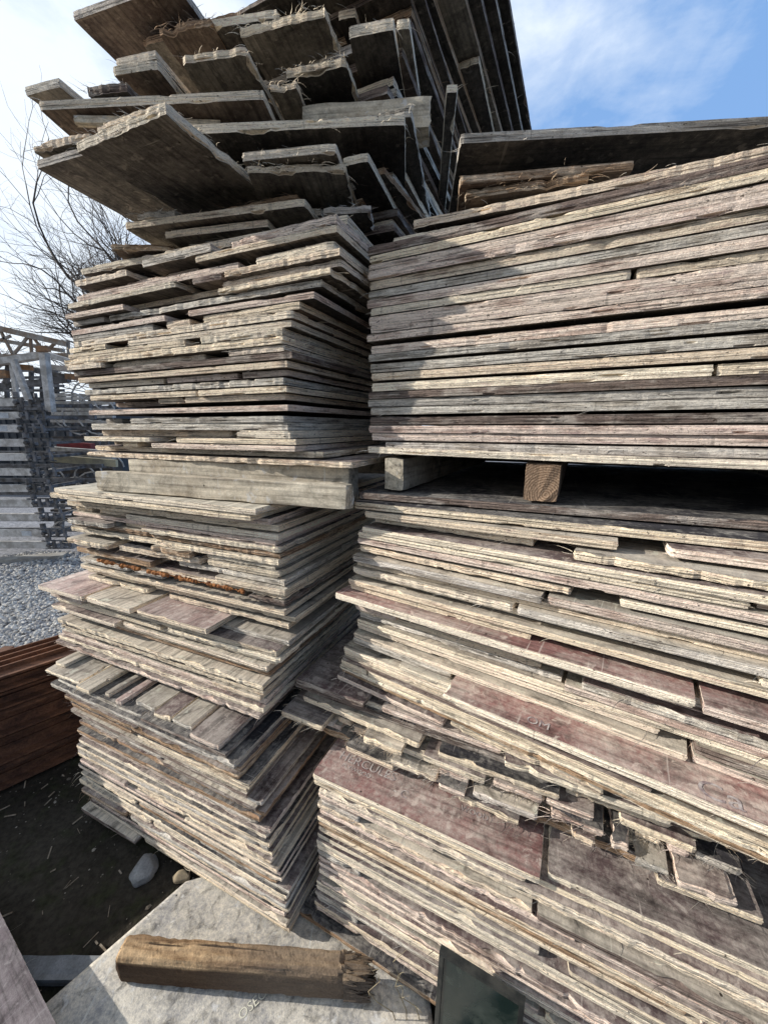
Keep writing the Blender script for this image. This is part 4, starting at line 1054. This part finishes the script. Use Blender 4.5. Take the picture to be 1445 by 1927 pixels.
# thin plank lying at the pile foot
a, b = at(-60, 1062, .02), at(125, 1046, .02)
mb = MB(); mb.bar((a[0], a[1], .03), (b[0], b[1], .03), .16, .05); o = mb.build('long_plank', simple('pale_plank', (.40, .38, .34), (.28, .26, .23), 9, .9)); tag(o, 'long pale plank on the gravel in front of the scaffold frames', 'plank')
# upright post, top rail and diagonal legs on the pile
def member(nm, a, b, w, h, mat, label, cat, y=FY, group=None):
    mb = MB(); mb.bar(P4(*a, y), P4(*b, y), w, h, up=(0, 1, 0)); o = mb.build(nm, mat); return tag(o, label, cat, group)
member('steel_post', (83, 664), (96, 775), .07, .075, galv, 'upright galvanised post at the corner of the scaffold pile', 'steel post', FY + .05)
member('steel_rail', (-40, 688), (80, 668), .07, .10, galv, 'light grey horizontal rail joining the top of the upright post', 'steel rail', FY + .1)
member('steel_rail', (92, 668), (140, 682), .06, .09, galv, 'short rail running right from the post top behind the left stack', 'steel rail', FY + .3)
member('steel_rail', (92, 690), (210, 704), .06, .08, galv, 'second rail right of the post below the short one', 'steel rail', FY + .4)
member('steel_rail', (40, 692), (132, 710), .06, .06, galv_d, 'dark sloping rail under the two light rails', 'steel rail', FY + .5)
member('steel_rail', (-20, 728), (130, 714), .07, .07, galv_d, 'lowest grey rail crossing behind the post', 'steel rail', FY + .6)
member('diagonal_leg', (25, 676), (54, 752), .055, .05, galv, 'broad diagonal leg standing on the top scaffold frame', 'steel leg', FY - .05, 'legs standing on the scaffold pile')
member('diagonal_leg', (22, 680), (32, 750), .045, .04, galv, 'steeper middle leg right behind the broad diagonal one', 'steel leg', FY + .1, 'legs standing on the scaffold pile')
member('diagonal_leg', (18, 676), (10, 732), .045, .04, galv_d, 'leftmost leg leaning the other way on the pile', 'steel leg', FY + .15, 'legs standing on the scaffold pile')
# truss on top
def truss():
    root = empty('lattice_truss', P4(60, 640, FY + .8)); mt = simple('rusty_grey_tube', (.36, .33, .29), (.26, .18, .12), 8, .8, bd=0)
    o = Vector(root.location); Y = FY + .8
    def L(px, py, dy=0): return Vector(aty(px, py, Y + dy)) - o
    mb = MB(); mb.bar(L(-60, 604), L(128, 648), .07, .07, up=(0, 1, 0)); mb.build('top_chord', mt, root)
    mb = MB(); mb.bar(L(-60, 630, .4), L(120, 660, .4), .05, .05, up=(0, 1, 0)); mb.build('rear_chord', mt, root)
    mb = MB(); mb.bar(L(-60, 672), L(130, 668), .05, .05, up=(0, 1, 0)); mb.build('bottom_chord', mt, root)
    for (a, b) in [((0, 620), (25, 668)), ((25, 668), (52, 634)), ((57, 632), (60, 668)), ((62, 634), (84, 662)), ((84, 664), (104, 645)), ((128, 645), (130, 676)), ((0, 640), (20, 632)), ((-30, 612), (0, 668))]:
        mb = MB(); mb.bar(L(*a), L(*b), .028, .028, up=(0, 1, 0)); mb.build('lattice_bar', mt, root)
    tag(root, 'rusty lattice truss lying across the top of the scaffold pile', 'truss')
truss()
member('orange_clamp', (70, 657), (92, 656), .06, .05, paint_o, 'orange clamp piece on the rail beside the post top', 'clamp', FY + .02, 'orange clamps on the scaffold')
member('orange_clamp', (126, 708), (146, 710), .07, .07, paint_o, 'orange clamp piece at the right next to the left stack', 'clamp', FY + .3, 'orange clamps on the scaffold')
member('orange_clamp', (-6, 704), (16, 704), .08, .07, paint_o, 'small orange clamp at the left picture edge', 'clamp', FY + .1, 'orange clamps on the scaffold')
member('orange_clamp', (34, 690), (60, 692), .06, .05, paint_o, 'thin orange clamp bar above the diagonal legs', 'clamp', FY + .2, 'orange clamps on the scaffold')
# racks behind with many bars
def rack(x0, x1, y0, y1, Y, n, mat, label, vert=6, seed=0, loops=0):
    r6 = random.Random(seed); root = empty('storage_rack', P4((x0 + x1) / 2, (y0 + y1) / 2, Y)); o = Vector(root.location)
    mb = MB()
    for k in range(n):
        py = y0 + (y1 - y0) * k / max(1, n - 1) + r6.uniform(-3, 3); mb.bar(P4(x0, py, Y) - o, P4(x1, py + r6.uniform(-3, 3), Y) - o, .04, r6.choice([.03, .05, .07]), up=(0, 1, 0))
    mb.build('horizontal_bars', mat, root)
    mb = MB()
    for k in range(vert):
        px = x0 + (x1 - x0) * (k + .5) / vert + r6.uniform(-4, 4); mb.bar(P4(px, y0 - 4, Y + .1) - o, P4(px + r6.uniform(-6, 6), y1 + 4, Y + .1) - o, .05, .05)
    mb.build('uprights', galv_d, root)
    if loops:
        mb = MB()
        for k in range(loops):
            c = P4(r6.uniform(x0, x1), r6.uniform(y0, y1), Y - .1) - o; rad = r6.uniform(.12, .3)
            mb.tube([c + Vector((rad * math.cos(t), 0, rad * math.sin(t))) for t in np.linspace(0, PI * 1.6, 14)], .012, 5)
        mb.build('wire_loops', galv, root)
    tag(root, label, 'rack'); return root
rack(98, 215, 745, 795, 6.0, 9, galv, 'light coloured wire rack behind the upright post', 7, 1, 5)
rack(98, 215, 806, 846, 6.3, 3, dark_i, 'dark shelf of steel beams in the middle of the background', 5, 2)
rack(98, 215, 870, 935, 6.1, 7, dark_i, 'dark tangled rack near the ground behind the left stack', 8, 3, 5)
rack(98, 230, 940, 1010, 6.4, 5, dark_i, 'lowest black rack behind the left stack', 8, 5, 3)
rack(-80, 120, 700, 760, 6.6, 6, galv_d, 'grey rack seen through the legs on the scaffold pile', 8, 4)
member('steel_rail', (98, 848), (215, 856), .12, .09, galv, 'pale rail in front of the dark background racks', 'steel rail', 5.7)
member('steel_rail', (96, 862), (220, 872), .10, .05, simple('yellow_rail', (.50, .45, .30), (.35, .32, .24), 8, .7, bd=0), 'yellowish thin rail under the pale one', 'steel rail', 5.6)
member('red_panel', (112, 838), (175, 842), .12, .10, simple('red_paint', (.30, .05, .05), (.18, .04, .04), 8, .6, bd=0), 'dull red sheet metal piece on the background rail', 'metal piece', 5.9)
# far dark clutter so the racks do not stand against bright ground
def far_row():
    for k, (x, w, h, lb, c) in enumerate([(-11.5, 3.2, 2.3, 'long grey shed wall furthest left beyond the yard', (.20, .21, .22)), (-8.0, 2.8, 2.1, 'dark container shaped shed behind the racks', (.07, .075, .08))]):
        root = empty('shed', (x, 10.5, 0)); m_ = simple('shed_wall_%s' % 'ab'[k], c, tuple(.7 * q for q in c), 5, .8, bd=0)
        mb = MB(); mb.box((0, 0, h / 2), (w, 1.6, h)); 
        for j in range(int(w / .2)): mb.box((-w / 2 + .1 + j * .2, -.82, h / 2), (.06, .04, h - .1))
        mb.build('wall', m_, root)
        mb = MB(); mb.box((0, 0, h + .05), (w + .2, 1.9, .1)); mb.build('roof', galv_d, root)
        tag(root, lb, 'shed')
far_row()

# =============================================================== BARE TREES
bark = simple('bark', (.085, .070, .060), (.14, .12, .105), 9, .95, bd=0)
def tree(base, height, seed, label, spread=1.0, lean=(0, 0)):
    r7 = random.Random(seed); root = empty('bare_tree', base); tr = MB(); cr = MB()
    def grow(mb, p, d, L, r, lev):
        n = 5 if lev < 3 else 3; pts = [p]; rad = [r]; q = p.copy(); dd = d.copy()
        for j in range(n):
            dd = (dd + Vector((r7.gauss(0, .24), r7.gauss(0, .24), r7.gauss(0, .18) + (.03 if lev else 0)))).normalized(); q = q + dd * L / n
            pts.append(q.copy()); rad.append(r * (1 - .30 * (j + 1) / n))
        mb.tube(pts, rad, 7 if lev < 2 else (4 if lev < 4 else 3))
        if lev >= 6 or L < .22: return
        kids = [(n, .78)] if lev < 5 else []
        for j in range(1, n + 1):
            for _ in range(2 if (j > 1 and lev < 2) else 1):
                if r7.random() < (.82 if lev < 4 else .66): kids.append((j, r7.uniform(.48, .74)))
        for j, s in kids:
            ax = Vector((r7.gauss(0, 1), r7.gauss(0, 1), r7.gauss(0, .6))).normalized()
            ang = r7.uniform(.5, 1.15) * spread if s < .75 else .22
            nd_ = (Matrix.Rotation(ang, 3, ax) @ dd).normalized()
            if nd_.z < -.15: nd_.z = abs(nd_.z) * .3; nd_.normalize()
            grow(cr, pts[j], nd_, L * s, rad[j] * (.80 if s > .75 else .60), lev + 1)
    d0 = Vector((lean[0], lean[1], 1)).normalized()
    grow(tr, Vector((0, 0, 0)), d0, height * .24, height * .0115, 0)
    tr.build('trunk', bark, root, smooth=True); cr.build('crown', bark, root, smooth=True)
    print('tree faces', len(cr.f))
    tag(root, label, 'tree', 'bare trees beyond the yard')
tree((-8.9, 12.5, 0), 15.0, 21, 'larger bare winter tree whose crown reaches the overhanging sheets', 1.0, (-.05, 0))
tree((-14.6, 14.5, 0), 12.5, 5, 'bare winter tree at the left picture edge, half cut off', 1.0, (.15, 0))
tree((-8.4, 14.5, 0), 16.0, 9, 'more distant bare tree just visible beside the stacked boards', 1.0, (-.1, 0))

# =============================================================== render settings
sc = bpy.context.scene
sc.view_settings.view_transform = 'Standard'; sc.view_settings.look = 'None'; sc.view_settings.exposure = 0; sc.view_settings.gamma = 1
nb = sum(1 for o in sc.objects if o.name.startswith('plywood'))
print('plywood objects', nb, 'zR1', zR1, 'zR2', zR2, 'zR2t', zR2t)
